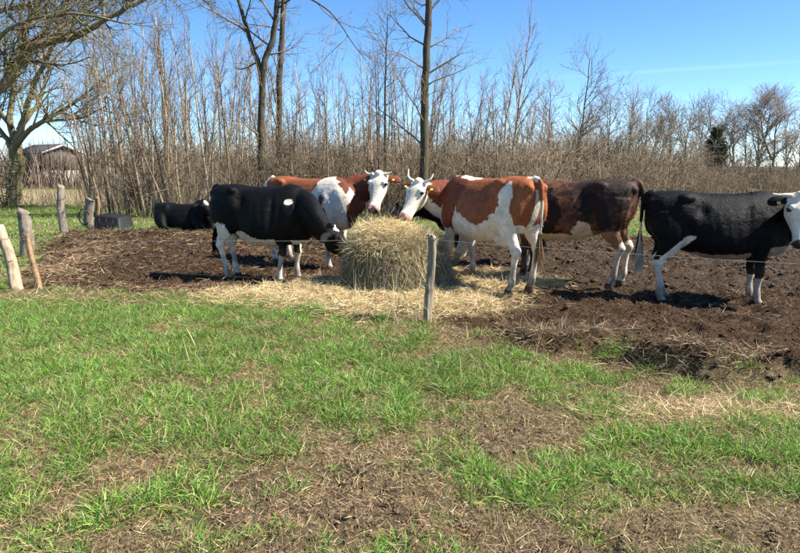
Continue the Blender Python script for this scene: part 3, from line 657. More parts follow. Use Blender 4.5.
    me = sh.remesh((0.026 if lying or hidden else 0.0148) * scale, 4)
    nV = len(me.vertices); V = np.empty(nV * 3, np.float32); me.vertices.foreach_get('co', V); V = V.reshape(-1, 3).astype(float)
    Nn = np.empty(nV * 3, np.float32); me.vertices.foreach_get('normal', Nn); Nn = Nn.reshape(-1, 3)
    P = V / S; P[:, 2] -= drop
    rel = (V - pl) / hs; U = np.c_[rel @ d, rel @ v, rel @ wv]
    is_head = (U[:, 0] > -.07) & (np.abs(U[:, 1]) < .33) & (U[:, 2] < .12) & (U[:, 2] > np.interp(U[:, 0], [-.07, .0, .08, .2, .3, .6], [-.08, -.12, -.17, -.26, -.26, -.24])) & (U[:, 0] < .62)
    ear = is_head & (np.abs(U[:, 1]) > .128) & (U[:, 0] < .125) & (U[:, 2] > -.17) & (U[:, 2] < .03); is_head &= ear | (np.abs(U[:, 1]) < .158)
    dn = np.linalg.norm(V[:, None, :] - C[None, ::2, :3], axis=2); NECK['t'] = dn.argmin(1) / (dn.shape[1] - 1); NECK['d'] = dn.min(1)
    wp = 0.75 * paint_noise(P, 4.5, seed) + 0.35 * paint_noise(P, 14.0, seed + 7) + 0.08 * paint_noise(P, 40, seed + 9)
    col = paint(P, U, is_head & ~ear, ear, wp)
    dirt = (np.clip(0.55 - P[:, 2], 0, 0.55) / 0.55) ** 0.75 * sstep(-0.5, 0.22, paint_noise(P, 7, seed + 3) + .4 * paint_noise(P, 25, seed + 5)) * (0 if lying else 0.95) * (~is_head)
    col = col * (1 - dirt[:, None]) + dirt[:, None] * np.array([.11, .072, .043])
    if not lying: col = np.where((P[:, 2] < .062)[:, None] & ~is_head[:, None], HOOF, col)
    nos = np.zeros(nV, bool)
    for s in (1, -1): nos |= (((U - np.array([.535, .042 * s, -.062])) / np.array([.022, .016, .02])) ** 2).sum(1) < 1
    col[nos & is_head] = (.05, .02, .018)
    lip = is_head & (U[:, 0] > .40) & (np.abs(U[:, 2] + .128 + 0.06 * (0.52 - U[:, 0])) < .007); col[lip] = col[lip] * .35
    set_col(me, 'Col', col); me.polygons.foreach_set('use_smooth', np.ones(len(me.polygons), bool))
    # shallow shaggy relief
    f = (fbm(V * np.array([16, 22, 12]), seed + 20, 3) - .5) * 0.007 * (P[:, 2] > .5) * (~is_head); x_, ay, z_ = P[:, 0], np.abs(P[:, 1]), P[:, 2]; side = sstep(.12, .2, ay) * (~is_head); g = lambda q, c0, s0: np.exp(-((q - c0) / s0) ** 2)
    f = f - .034 * g(x_, -.25, .09) * g(z_, 1.17, .10) * side                                  # hollow flank below the loin
    f = f - .020 * g(x_, .33, .05) * sstep(.62, .75, z_) * (1 - sstep(1.15, 1.3, z_)) * side     # groove behind the shoulder
    f = f - .024 * g(x_, -.36 - .25 * (z_ - .9), .05) * sstep(.6, .7, z_) * (1 - sstep(.95, 1.1, z_)) * side    # fold in front of the thigh
    f = f + .0016 * np.sin(x_ * 52 + z_ * 9) * sstep(-.2, -.1, x_) * (1 - sstep(.2, .3, x_)) * sstep(.7, .8, z_) * (1 - sstep(1.1, 1.2, z_)) * side   # ribs
    f = f - .012 * g(ay, .05, .03) * sstep(1.25, 1.32, z_) * (x_ < .4)                           # spine ridge
    f = f + .012 * g(z_, .52, .04) * (x_ < -.6) + .009 * g(z_, .43, .04) * (x_ > .4) * (~is_head)   # hocks and knees
    if not lying: V2 = V + Nn * f[:, None]
    else: V2 = V
    me.vertices.foreach_set('co', V2.astype(np.float32).ravel()); me.update()
    body = link('body', me, coat or M_COAT, root)
    # eyes
    for s in (1, -1):
        t_ = Tubes(); pts = [hp(.155, (.118 + k_) * s, .002) for k_ in (-.01, .012, .024, .031)]; t_.add(np.array(pts), np.array([.026, .024, .017, .004]) * hs, 8)
        link('eye', t_.build('eye'), M_EYE, root)
    for s, path in horns:
        t_ = Tubes(); pts = catmull([hp(*p) for p in path], 5); t_.add(pts, np.linspace(.026, .006, len(pts)) * hs, 8); link('horn', t_.build('horn'), M_HORN, root)
    if tags:
        for s in (1, -1):
            c = hp(.062, .20 * s, -.026); bx = [c + (d * a * .022 + v * b_ * .018 + wv * e * .003) * hs for e in (-1, 1) for a, b_ in ((-.4, -1), (-.4, 1), (1.1, 1), (1.1, -1))]
            link('ear_tag', mesh_np('ear_tag', np.array(bx), [np.array([(0, 1, 2, 3), (7, 6, 5, 4), (0, 4, 5, 1), (1, 5, 6, 2), (2, 6, 7, 3), (3, 7, 4, 0)])]), M_TAG, root)
    # tail switch of hair
    e = tp[-1] * S; n = 420; a_ = rng.uniform(0, 6.28, n); r_ = np.sqrt(rng.random(n)) * .018
    swc = np.array(switch if switch is not None else BLACK); zb = e[2] + rng.uniform(0, .14, n)
    if not lying:
        o = link('tail_switch', strands('tail_switch', np.c_[e[0] + np.cos(a_) * r_, e[1] + np.sin(a_) * r_, zb], np.c_[np.cos(a_) * .13, np.sin(a_) * .13, -np.ones(n)], rng.uniform(.22, .36, n), .006, np.clip(swc * rng.uniform(.6, 1.3, (n, 1)), 0, 1), .08, 0), M_HAIR, root)
    # shaggy winter hair standing off the coat, one mesh
    k = rng.choice(nV, 5000); k = k[(P[k, 2] > .52) & ~is_head[k]]
    lay = np.array([-.55, 0, -.75]); dd = Nn[k] * rng.uniform(.15, .8, (len(k), 1)) + lay + rng.normal(size=(len(k), 3)) * .25
    hl = rng.uniform(.015, .04, len(k)); hc = np.clip(col[k] * rng.uniform(.7, 1.3, (len(k), 1)), .003, .9)
    o = link('hair', strands('hair', V2[k] - Nn[k] * .002, dd, hl, .0035, hc, .2, .1), M_HAIR, root); o['kind'] = 'stuff'
    return root

def pick(col, mask, c): col[mask] = c
def head_base(col, U, hd, ear, face, earc, muzzle, wp):
    pick(col, hd, face); pick(col, ear, earc)
    mz = hd & (U[:, 0] > .465 + .03 * wp) & (U[:, 2] > -.135); pick(col, mz, muzzle)

def paint_A(P, U, hd, ear, wp):
    c = np.tile(BLACK, (len(P), 1)); x, y, z = P.T; back = x < -.40
    pick(c, (x < -.45) & (z < .86 + .10 * wp - .35 * (x + .6) * 0) & (x < -.50 - .25 * (z - .8) + .05 * wp) , WHITE)
    pick(c, (x < -.40) & (z < .52), WHITE)
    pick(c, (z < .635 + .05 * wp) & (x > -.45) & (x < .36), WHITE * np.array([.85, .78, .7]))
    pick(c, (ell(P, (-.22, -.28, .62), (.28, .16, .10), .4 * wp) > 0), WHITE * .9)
    pick(c, (x > .36) & (z < .40 + .07 * wp) & ~hd, WHITE); pick(c, (x > .36) & (z < .62) & (x > .585) & ~hd & (z > .3), WHITE)
    pick(c, ell(P, (.60, -.24, 1.16), (.075, .15, .045), .1 * wp) > 0, WHITE)
    pick(c, x < -.90, BLACK); pick(c, (x < -.905) & (z > .65) & (z < 1.12), WHITE * .7)
    head_base(c, U, hd, ear, BLACK, BLACK, np.array([.04, .035, .035]), wp)
    pick(c, hd & (ell(U, (.06, 0, .05), (.05, .04, .05), .3 * wp) > 0), WHITE)
    return c
def paint_B(P, U, hd, ear, wp):
    x, y, z = P.T; c = np.tile(RED * .9, (len(P), 1))
    pick(c, z < .86 + .16 * wp, WHITE)
    pick(c, (x > .40 + .14 * wp - .35 * (1.35 - z)) & (x < 3), WHITE)
    pick(c, (x < -.74 + .06 * wp) & (z > 1.1), WHITE)
    pick(c, ell(P, (.50, -.25, 1.06), (.075, .2, .14), .5 * wp) > 0, DRED)
    pick(c, ell(P, (.52, -.25, .82), (.11, .2, .14), .5 * wp) > 0, DRED * .5)
    nk = (U[:, 2] < -.07) & (U[:, 2] > -.40 + .06 * wp) & (U[:, 0] > -.35) & (U[:, 0] < .7) & (np.abs(U[:, 1]) < .4) & ~hd
    pick(c, (nk & (x > .5)) | ((NECK['t'] > .44 + .05 * wp) & (NECK['d'] < .34) & ~hd & ~ear), DRED)
    head_base(c, U, hd, ear, WHITE * 1.05, DRED * 1.1, PINK, wp)
    pick(c, hd & (U[:, 2] < -.135 + .03 * wp) & (U[:, 0] < .40), RED)
    return c
def paint_C(P, U, hd, ear, wp):
    x, y, z = P.T; c = np.tile(RED, (len(P), 1))
    pick(c, (x > .22 + .10 * wp), DRED * 1.25)
    pick(c, (z < .84 + .13 * wp + .06 * np.sin(x * 9)) & (x < .4), WHITE)
    pick(c, (z < .70 + .06 * wp), WHITE)
    pick(c, ell(P, (.30, .3, .74), (.045, .3, .22), .25 * wp) > 0, WHITE)              # strip behind the shoulder
    pick(c, ell(P, (.36, 0, 1.42), (.24, .15, .10), .35 * wp) > 0, WHITE)              # withers
    pick(c, ell(P, (-.52, .22, .86), (.17, .25, .20), .35 * wp) > 0, WHITE)            # thigh
    pick(c, ell(P, (-.60, .24, 1.12), (.10, .25, .24), .25 * wp) > 0, WHITE)
    pick(c, ell(P, (-.80, 0, 1.42), (.17, .12, .09), .4 * wp) > 0, WHITE * .95)
    bt = (x < -.74) & (np.abs(y) > .045) & (z > .82 + .05 * wp); pick(c, bt, RED * 1.15)
    pick(c, (x < -.70) & (np.abs(y) < .05) & (z < 1.25), WHITE * .9)
    pick(c, (x < -.895) & (z < 1.33), WHITE * .6); pick(c, (x < -.895) & (z > 1.12 + .1 * wp), RED)
    pick(c, (x > .74) & (z < .86 + .05 * wp) & ~hd, WHITE)
    nk = (U[:, 0] > -.3) & (U[:, 2] < -.22 + .02 * wp) & (U[:, 0] > .12); pick(c, nk & (x > .5) & (np.abs(U[:, 1]) < .3), WHITE)
    head_base(c, U, hd, ear, WHITE * 1.05, DRED * 1.15, PINK, wp)
    pick(c, hd & (U[:, 0] < .10) & (U[:, 2] < -.08 + .03 * wp), RED)
    return c
def paint_D(P, U, hd, ear, wp):
    x, y, z = P.T; f = sstep(-.3, .4, paint_noise(P, 2.2, 77) + .5 * paint_noise(P, 9, 78) + .6 * paint_noise(P, 26, 79))[:, None]
    c = np.array([.125, .052, .025]) * (1 - f) + np.array([.028, .0145, .01]) * f
    for e in (((.25, .3, .92), (.26, .3, .26)), ((-.32, .3, 1.08), (.16, .2, .17)), ((-.50, .3, .88), (.10, .2, .22))): pick(c, ell(P, *e, .3 * wp) > 0, BLACK * 1.2)
    pick(c, (x < -.74 + .08 * wp) & (z < .98 + .12 * wp), np.array([.15, .072, .034]))
    pick(c, (z < .60 + .05 * wp) & (x < -.3), WHITE); pick(c, (x < -.3) & (z < .74 + .06 * wp) & (z > .48) & (x > -.72), np.array([.26, .13, .06]))
    pick(c, (x < -.3) & (z < .50 + .03 * wp), WHITE)
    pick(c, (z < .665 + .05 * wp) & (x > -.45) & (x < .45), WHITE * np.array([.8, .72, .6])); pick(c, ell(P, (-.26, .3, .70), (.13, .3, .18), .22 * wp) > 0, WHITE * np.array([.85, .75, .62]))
    pick(c, (x > .3) & (z < .40) & ~hd, BLACK * 1.5); pick(c, (x < -.88) & (z > .75) & (z < 1.3), np.array([.035, .018, .012]))
    head_base(c, U, hd, ear, WHITE * .9, DRED * .6, PINK, wp)
    return c
def paint_E(P, U, hd, ear, wp):
    x, y, z = P.T; c = np.tile(BLACK, (len(P), 1))
    pick(c, (x < -.35) & (z < .60 + .05 * wp), WHITE)
    fr = -.62 + 1.1 * (z - .6); pick(c, (x < -.30) & (z < .86) & (z > .5) & (x > fr - .085 + .015 * wp) & (x < fr + .07), WHITE)
    pick(c, (x < -.72) & (z > .56) & (z < .76), BLACK)
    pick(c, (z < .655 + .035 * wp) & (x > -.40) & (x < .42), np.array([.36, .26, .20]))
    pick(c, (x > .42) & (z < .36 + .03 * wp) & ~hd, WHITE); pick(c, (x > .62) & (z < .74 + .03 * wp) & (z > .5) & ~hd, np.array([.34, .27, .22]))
    pick(c, (x < -.915) & (z < 1.0), WHITE * .8)
    head_base(c, U, hd, ear, WHITE * 1.05, BLACK, np.array([.05, .04, .04]), wp)
    pick(c, hd & (U[:, 2] < -.15) & (U[:, 0] < .3), BLACK)
    return c
def paint_black(P, U, hd, ear, wp):
    x, y, z = P.T; c = np.tile(BLACK, (len(P), 1)); pick(c, (z < .32 + .05 * wp) & ~hd, WHITE * .8)
    head_base(c, U, hd, ear, BLACK, BLACK * 1.5, np.array([.03, .03, .03]), wp); pick(c, hd & (ell(U, (.12, 0, .05), (.08, .04, .06), .3 * wp) > 0), WHITE)
    return c

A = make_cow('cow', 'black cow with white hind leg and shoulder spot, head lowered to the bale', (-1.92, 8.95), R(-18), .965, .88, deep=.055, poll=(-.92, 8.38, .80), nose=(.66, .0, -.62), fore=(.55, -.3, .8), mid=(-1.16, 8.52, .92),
             paint=paint_A, feet=((-.05, 0), (-.22, .02), (.0, 0), (.06, .0)), coat=M_COAT_GLOSS, seed=3, switch=BLACK * 1.2, tags=False)
Cc = make_cow('cow', 'red and white horned cow with its rump turned right, muzzle over the bale', (1.15, 8.35), R(120.4), 1.02, 1.04, poll=(.27, 8.93, 1.375), nose=(-.25, -.27, -.42), fore=(-.48, -.68, .52), mid=(.50, 9.02, 1.20),
              paint=paint_C, feet=((.10, .02), (-.08, .02), (-.02, .03), (.04, -.02)), horns=((1, [(0, .085, .01), (-.01, .125, .025), (-.04, .165, .04), (-.11, .18, .06)]), (-1, [(0, -.085, .01), (-.01, -.13, .03), (-.05, -.18, .05), (-.13, -.20, .08)])), seed=12, udder=.9, switch=np.array([.25, .16, .09]))
B = make_cow('cow', 'red and white cow behind the black feeding cow, white face over the bale', (-1.47, 10.4), R(-40), 1.03, 1.05, poll=(-.31, 9.74, 1.475), nose=(-.10, -.28, -.44), fore=(-.30, -.85, .48), mid=(-.66, 9.98, 1.25),
             paint=paint_B, horns=((1, [(0, .085, .01), (.0, .12, .015), (-.01, .15, .02), (-.02, .175, .03)]), (-1, [(0, -.085, .01), (.0, -.13, .0), (-.01, -.175, .01), (-.04, -.205, .03)])), seed=21, switch=WHITE * .8)
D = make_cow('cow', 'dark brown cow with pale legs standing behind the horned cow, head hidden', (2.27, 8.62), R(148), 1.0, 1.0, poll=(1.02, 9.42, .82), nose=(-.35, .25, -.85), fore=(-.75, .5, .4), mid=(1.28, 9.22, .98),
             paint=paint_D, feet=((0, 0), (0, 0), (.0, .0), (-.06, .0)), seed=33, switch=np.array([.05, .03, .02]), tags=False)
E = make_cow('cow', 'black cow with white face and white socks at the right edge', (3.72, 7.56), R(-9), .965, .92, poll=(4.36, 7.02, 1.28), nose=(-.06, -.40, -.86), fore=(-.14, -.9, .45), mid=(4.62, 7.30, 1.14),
             paint=paint_E, feet=((.02, 0), (-.02, 0), (.10, -.02), (-.02, 0)), horns=((1, [(0, .085, .01), (.0, .15, .02), (-.0, .21, .02), (-.03, .27, .04)]), (-1, [(0, -.085, .01), (.0, -.15, .02), (-.0, -.21, .02), (-.01, -.28, .03)])), coat=M_COAT_GLOSS, seed=41, switch=WHITE * .7)
Fc = make_cow('cow', 'black cow lying down at the far left edge of the mud', (-5.36, 15.9), R(-12), .96, .88, poll=(-4.74, 15.5, .76), nose=(.55, -.5, -.45), fore=(.3, -.4, .8), mid=(-4.88, 15.64, .60), paint=paint_black, coat=M_COAT_GLOSS, lying=True, seed=51, tags=False)
G = make_cow('cow', 'black cow behind the bale between the two horned cows, mostly hidden', (1.45, 10.35), R(178), .92, 1.0, poll=(.0, 10.15, .985), nose=(-.6, -.15, -.7), fore=(-.5, -.3, .8), mid=(.33, 10.25, 1.02), paint=paint_black, coat=M_COAT_GLOSS, seed=61, tags=False, hidden=True)

# ------------------------------------------------------------------ fence, tub
def post(name, label, bot, top, rad, mat, group=None, split=0.0, seed=0, sides=18, flat=1.0):
    """irregular round stake between two points; split > 0 hollows one side"""
    bot, top = np.asarray(bot, float), np.asarray(top, float); n = 20
    root = empty(name, tuple(bot)); 
    ax = norm(top - bot); A_ = norm(np.cross(ax, (0, 1, 0.01))); B_ = np.cross(ax, A_); rg = []
    r0 = np.random.default_rng(seed); groove = r0.normal(size=sides) * .09
    for i in range(n):
        u = i / (n - 1); c = (top - bot) * u + (A_ * math.sin(u * 5 + seed) + B_ * math.cos(u * 4 + seed)) * rad * .22 + (A_ * r0.normal() + B_ * r0.normal()) * rad * .03
        if i == 0: c = c - ax * .25
        an = np.arange(sides) * 2 * math.pi / sides
        rr = rad * (1.05 - .12 * u) * (1 + groove + .025 * r0.normal(size=sides)) * (1 - split * np.clip(np.cos(an * 3 + u * 3), 0, 1))
        tilt = (np.cos(an) * .5 * rad + r0.normal(size=sides) * .006) if i == n - 1 else 0 * an
        rg.append(c + A_ * (np.cos(an) * rr)[:, None] + B_ * (np.sin(an) * rr * flat)[:, None] + ax * tilt[:, None])
    sh = Shell(); sh.rings(np.array(rg)); me = mesh_np('stake', np.vstack(sh.V), [np.vstack(sh.Q)] + [np.array([p]) for p in sh.P], smooth=False)
    link('stake', me, mat, root); tag(root, label, 'fence post', group); return root
def ring_wire(root, bot, top, u, rad, mat):
    bot, top = np.asarray(bot, float), np.asarray(top, float); ax = norm(top - bot); A_ = norm(np.cross(ax, (0, 1, 0.01))); B_ = np.cross(ax, A_)
    an = np.linspace(0, 2 * math.pi, 13); pts = (top - bot) * u + (A_[None] * np.cos(an)[:, None] + B_[None] * np.sin(an)[:, None]) * rad + ax * (an * .004)[:, None]
    t_ = Tubes(); t_.add(pts, np.full(13, .004), 5); link('wire_wrap', t_.build('wire_wrap'), mat, root)
M_POST_DARK = wood_mat('dark_split_wood', (0.10, 0.08, 0.055), (0.34, 0.28, 0.2))
def gz(p): q = ground(*p); q[2] = h1(q[0], q[1]); return q
P1b = gz((428, 325)); P1t = at(432, 235, P1b[1])
r = post('fence_post', 'weathered split stake standing in front of the bale, bright on its right edge', P1b, P1t, .043, M_POST_DARK, 'fence stakes', .30, 1)
ring_wire(r, P1b, P1t, .96, .06, M_WIRE_D)
t_ = Tubes(); t_.add(np.array([(0.0, 0, .90), (-.05, -.01, .905), (-.09, -.015, .90)]) + (P1t - P1b) * np.array([1, 1, 0]), np.array([.008, .008, .006]), 6); link('insulator', t_.build('insulator'), M_POST_PALE, r)
P2b = gz((17, 291)); P2t = at(-1, 224, P2b[1] + .05)
r = post('fence_post', 'pale leaning stake at the left edge of the picture', P2b, P2t, .072, M_POST_PALE, 'fence stakes', .12, 2); [ring_wire(r, P2b, P2t, u, .078, M_WIRE_D) for u in (.42, .76)]
P3b = gz((25, 256)); P3t = at(26, 211, P3b[1])
r = post('fence_post', 'short thick grey post behind the brown stick', P3b, P3t, .105, M_POST_GREY, 'fence stakes', .06, 3); ring_wire(r, P3b, P3t, .5, .11, M_WIRE_D)
P4b = gz((39, 290)); P4t = at(27, 234, P4b[1] + .35)
r = post('fence_post', 'thin brown stick leaning against the short thick post', P4b, P4t, .034, M_POST_BROWN, 'fence stakes', .05, 4)
P5b = gz((64, 236)); P5t = at(60, 185, P5b[1])
r = post('fence_post', 'tall grey post in the grass under the oak', P5b, P5t, .085, M_POST_GREY, 'fence stakes', .06, 5); [ring_wire(r, P5b, P5t, u, .09, M_WIRE_D) for u in (.45, .72)]
P6b = gz((90, 228)); P6t = at(89, 199, P6b[1])
r = post('fence_post', 'broad weathered board post beside the black tub', P6b, P6t, .12, M_POST_GREY, 'fence stakes', .03, 6, flat=.3)
P7b = gz((98, 227)); P7t = at(97, 197, P7b[1])
r = post('fence_post', 'narrow brown post touching the black tub', P7b, P7t, .055, M_POST_BROWN, 'fence stakes', .05, 7)
an = np.linspace(0.3, 5.6, 14); cc = at(84, 217, P6b[1] - .15); t_ = Tubes(); t_.add(np.c_[cc[0] + np.cos(an) * .13, np.full(14, cc[1]), cc[2] + np.sin(an) * .2] , np.full(14, .018), 6)
tag(link('rubber_strap', t_.build('rubber_strap'), M_TUB), 'black rubber loop hanging on the weathered board post', 'strap')

def wire(label, pts, sag, rad, mat):
    out = []
    for a_, b_ in zip(pts[:-1], pts[1:]):
        for u in np.linspace(0, 1, 17)[: (None if b_ is pts[-1] else -1)]:
            p = a_ * (1 - u) + b_ * u; p = p.copy(); p[2] -= sag * 4 * u * (1 - u); out.append(p)
    t_ = Tubes(); t_.add(np.array(out), np.full(len(out), rad), 5); o = link('fence_wire', t_.build('fence_wire'), mat); tag(o, label, 'wire', 'fence wires'); return o
off = np.array([0, -.065, 0])
Pr = ground(1010, 396); Pr[2] = .86
top1 = P1t + off - np.array([.0, 0, .04])
wire('upper fence wire from the leaning stake past the split stake to the right edge', [P2b * .22 + P2t * .78 + off, top1, Pr], .02, .0017, M_WIRE)
lo1 = P1b * .55 + P1t * .45 + off; wire('lower fence wire running left from the split stake', [P2b * .55 + P2t * .45 + off, lo1], .03, .0016, M_WIRE_D)
wire('thin wire along the left fence from the leaning stake to the tub', [P2b * .25 + P2t * .75, P3b * .5 + P3t * .5, P5b * .45 + P5t * .55, P6b * .4 + P6t * .6], .03, .003, M_WIRE_D)

# black tub lying in the grass: open rectangular trough, tilted
def make_tub():
    c = gz((114, 229)); c[2] -= .02
    root = empty('water_tub', tuple(c), R(-8)); root.rotation_euler = (R(4), R(4), R(-14)); root.scale = (1, 1, .86); tag(root, 'black plastic tub lying tilted on the edge of the mud', 'tub')
    def rr(w_, d_, z, r_=.06):
        p = []
        for qx, qy, a0 in ((1, 1, 0), (-1, 1, 90), (-1, -1, 180), (1, -1, 270)):
            for a in (0, 30, 60, 90): p.append((qx * (w_ - r_) + r_ * math.cos(R(a0 + a)), qy * (d_ - r_) + r_ * math.sin(R(a0 + a)), z))
        return p
    H = .44
    rings = [rr(.33, .24, .05), rr(.37, .285, 0), rr(.42, .33, 0), rr(.42, .33, .045), rr(.40, .31, .05), rr(.365, .27, H - .03), rr(.34, .25, H)]
    sh = Shell(); sh.rings(np.array(rings)); me = mesh_np('shell', np.vstack(sh.V), [np.vstack(sh.Q)] + [np.array([p]) for p in sh.P])
    link('shell', me, M_TUB, root)
    for k in (-.2, 0, .2):
        V = np.array([(k + a, (-.307 if z < .1 else -.272) - e * .012, z) for z in (.055, H - .05) for a, e in ((-.015, 0), (.015, 0), (.01, 1), (-.01, 1))])
        link('rib', mesh_np('rib', V, [np.array([(0, 1, 2, 3), (7, 6, 5, 4), (0, 4, 5, 1), (1, 5, 6, 2), (2, 6, 7, 3), (3, 7, 4, 0)])]), M_TUB, root)
make_tub()

# ------------------------------------------------------------------ bare trees
class Tree:
    def __init__(self, seed): self.r = np.random.default_rng(seed); self.trunk = Tubes(); self.crown = Tubes()
    def limb(self, p, d, L, r0, r1, n, wander, tropism, level, sides, to=None):
        pts = [np.asarray(p, float)]; d = norm(np.asarray(d, float)); st = L / (n - 1)
        for i in range(n - 1):
            d = norm(d + self.r.normal(size=3) * wander + np.array([0, 0, tropism])); pts.append(pts[-1] + d * st)
        pts = np.array(pts); rad = np.linspace(r0, r1, n); (self.trunk if to == 'trunk' else self.crown).add(pts, rad, sides); return pts, rad
    def spread(self, pts, rad, cfg, level=0):
        """children along a limb; cfg: list per level of dict(n, a0, a1, lr, t0, trop, wander)"""
        if level >= len(cfg): return
        c = cfg[level]; L = np.linalg.norm(np.diff(pts, axis=0), axis=1).sum(); n = max(1, int(c['n'] * self.r.uniform(.75, 1.3)))
        ts = c['t0'] + (1 - c['t0']) * (np.arange(n) + self.r.random(n)) / n
        for i, t_ in enumerate(ts):
            f = t_ * (len(pts) - 1); k = min(int(f), len(pts) - 2); u = f - k; p = pts[k] * (1 - u) + pts[k + 1] * u; tan = norm(pts[k + 1] - pts[k]); rr = rad[k] * (1 - u) + rad[k + 1] * u
            ref = norm(np.cross(tan, self.r.normal(size=3))); an = R(self.r.uniform(c['a0'], c['a1'])); d = tan * math.cos(an) + ref * math.sin(an)
            if c.get('flat'): d[2] = abs(d[2]) * .6 + .12
            ln = c['L'] * (1 - c.get('tl', .5) * t_) * self.r.uniform(.6, 1.25)
            r0 = min(rr * .7, c['r'] * self.r.uniform(.8, 1.2)) ; r1 = max(r0 * .25, c.get('rmin', .0025))
            P_, R_ = self.limb(p, d, ln, r0, r1, c['seg'], c['wander'], c['trop'], level, c['sides'])
            self.spread(P_, R_, cfg, level + 1)
    def build(self, name, label, mat_t, mat_c, origin, group=None):
        o = np.array(origin, float); root = empty(name, tuple(o)); tag(root, label, 'tree', group)
        if self.trunk.b: link('trunk', self.trunk.build('trunk', origin=o), mat_t, root)
        if self.crown.b: link('crown', self.crown.build('crown', origin=o), mat_c, root)
        return root
def trunk_px(tr, pix, Y, r0, r1, k=6, depth=None, sides=10, to='trunk'):
    W = np.array([at(px, py, Y + (depth[i] if depth else 0)) for i, (px, py) in enumerate(pix)])
    pts = catmull(W, k); pts[1:-1] += tr.r.normal(size=(len(pts) - 2, 3)) * r0 * .12; rad = np.linspace(r0, r1, len(pts)) 
    (tr.trunk if to == 'trunk' else tr.crown).add(pts, rad, sides); return pts, rad
def base_of(px, Y):
    p = at(px, 200, Y); z = h1(p[0], p[1]); return np.array([p[0], p[1], z])
def foot(pix, Y):
    """extend a pixel path down to the ground"""
    b_ = base_of(pix[0][0], Y); v_ = CY - 0
    # pixel row of the ground point
    fy = F_PX * math.cos(PITCH); 
    dz, dy = b_[2] - .1 - CAM_H, Y; q = (dy * math.sin(PITCH) * -1 - dz * math.cos(PITCH)) ; q2 = dy * math.cos(PITCH) - dz * math.sin(PITCH)
    py = CY + F_PX * q / q2; return [(pix[0][0], py)] + pix, b_

def lv(n, L, r, a0=30, a1=65, t0=.2, trop=.05, wander=.12, seg=6, sides=4, tl=.5, flat=False, rmin=.0028): return dict(n=n, L=L, r=r, a0=a0, a1=a1, t0=t0, trop=trop, wander=wander, seg=seg, sides=sides, tl=tl, flat=flat, rmin=rmin)

# the oak at the left
Y = 26.0; tr = Tree(1); pix, o = foot([(15, 196), (17, 160), (14, 142)], Y); trunk_px(tr, pix, Y, .30, .24)
OAK = [lv(12, 2.6, .05, 30, 65, .25, .04, .16, 7, 4, .4, False, .006), lv(8, 1.2, .018, 30, 60, .1, .03, .18, 5, 3, .4, False, .005), lv(7, .65, .008, 25, 60, .1, .02, .15, 3, 3, .3, False, .005)]
for pth, dp, r0 in (([(15, 148), (22, 125), (34, 85), (60, 30), (75, -20)], [0, -.2, -.5, -1, -1.5], .17), ([(16, 146), (32, 128), (60, 112), (88, 92), (118, 70)], [0, -.6, -1.2, -1.8, -2.2], .12), ([(13, 150), (2, 132), (-20, 110), (-50, 70)], [0, .3, .5, .7], .13),
                    ([(14, 140), (10, 110), (18, 60), (22, 10), (20, -40)], [0, .4, .6, .9, 1], .15), ([(18, 130), (40, 100), (52, 62), (90, 25)], [0, .8, 1.4, 2.0], .10), ([(20, 138), (45, 122), (80, 118), (106, 106)], [0, -1, -1.6, -2.5], .08), ([(12, 128), (-8, 95), (-5, 50), (-25, 0)], [0, -.8, -1.0, -1.2], .1)):
    p_, r_ = trunk_px(tr, pth, Y, r0, .025, 5, dp, 7, 'trunk'); tr.spread(p_, r_, OAK)
tr.build('oak_tree', 'wide spreading bare oak in front of the barn', M_OAK, M_OAK, o)
# the nearer oak whose limb reaches in from the left
Y = 15.0; tr = Tree(2); pix, o = foot([(-150, 180), (-145, 120)], Y); trunk_px(tr, pix, Y, .34, .26)
OAK2 = [lv(18, 1.8, .035, 30, 65, .1, .03, .17, 7, 4, .4, False, .005), lv(9, .8, .012, 30, 60, .1, .02, .18, 5, 3, .4, False, .004), lv(5, .35, .006, 25, 60, .1, .02, .15, 3, 3, .3, False, .003)]
for pth, dp, r0 in (([(-146, 130), (-60, 112), (0, 88), (32, 48), (80, 34), (118, 12), (160, -8), (205, -14)], [0, 0, 0, 0, -.1, -.2, -.3, -.4], .15), ([(0, 88), (20, 50), (34, 10), (50, -30)], [0, .1, .3, .4], .07), ([(-146, 130), (-90, 60), (-30, 20), (20, 6), (70, -8)], [0, .6, .9, 1, 1.2], .12), ([(34, 46), (70, 20), (110, -20)], [0, .5, .9], .045), ([(-60, 112), (-20, 70), (10, 28), (70, 14), (130, 24)], [0, -.6, -1.0, -1.4, -1.6], .06)):
    p_, r_ = trunk_px(tr, pth, Y, r0, .018, 5, dp, 8, 'trunk'); tr.spread(p_, r_, OAK2)
tr.build('oak_tree', 'thick mossy oak limb reaching in at the top left', M_OAK, M_OAK, o)

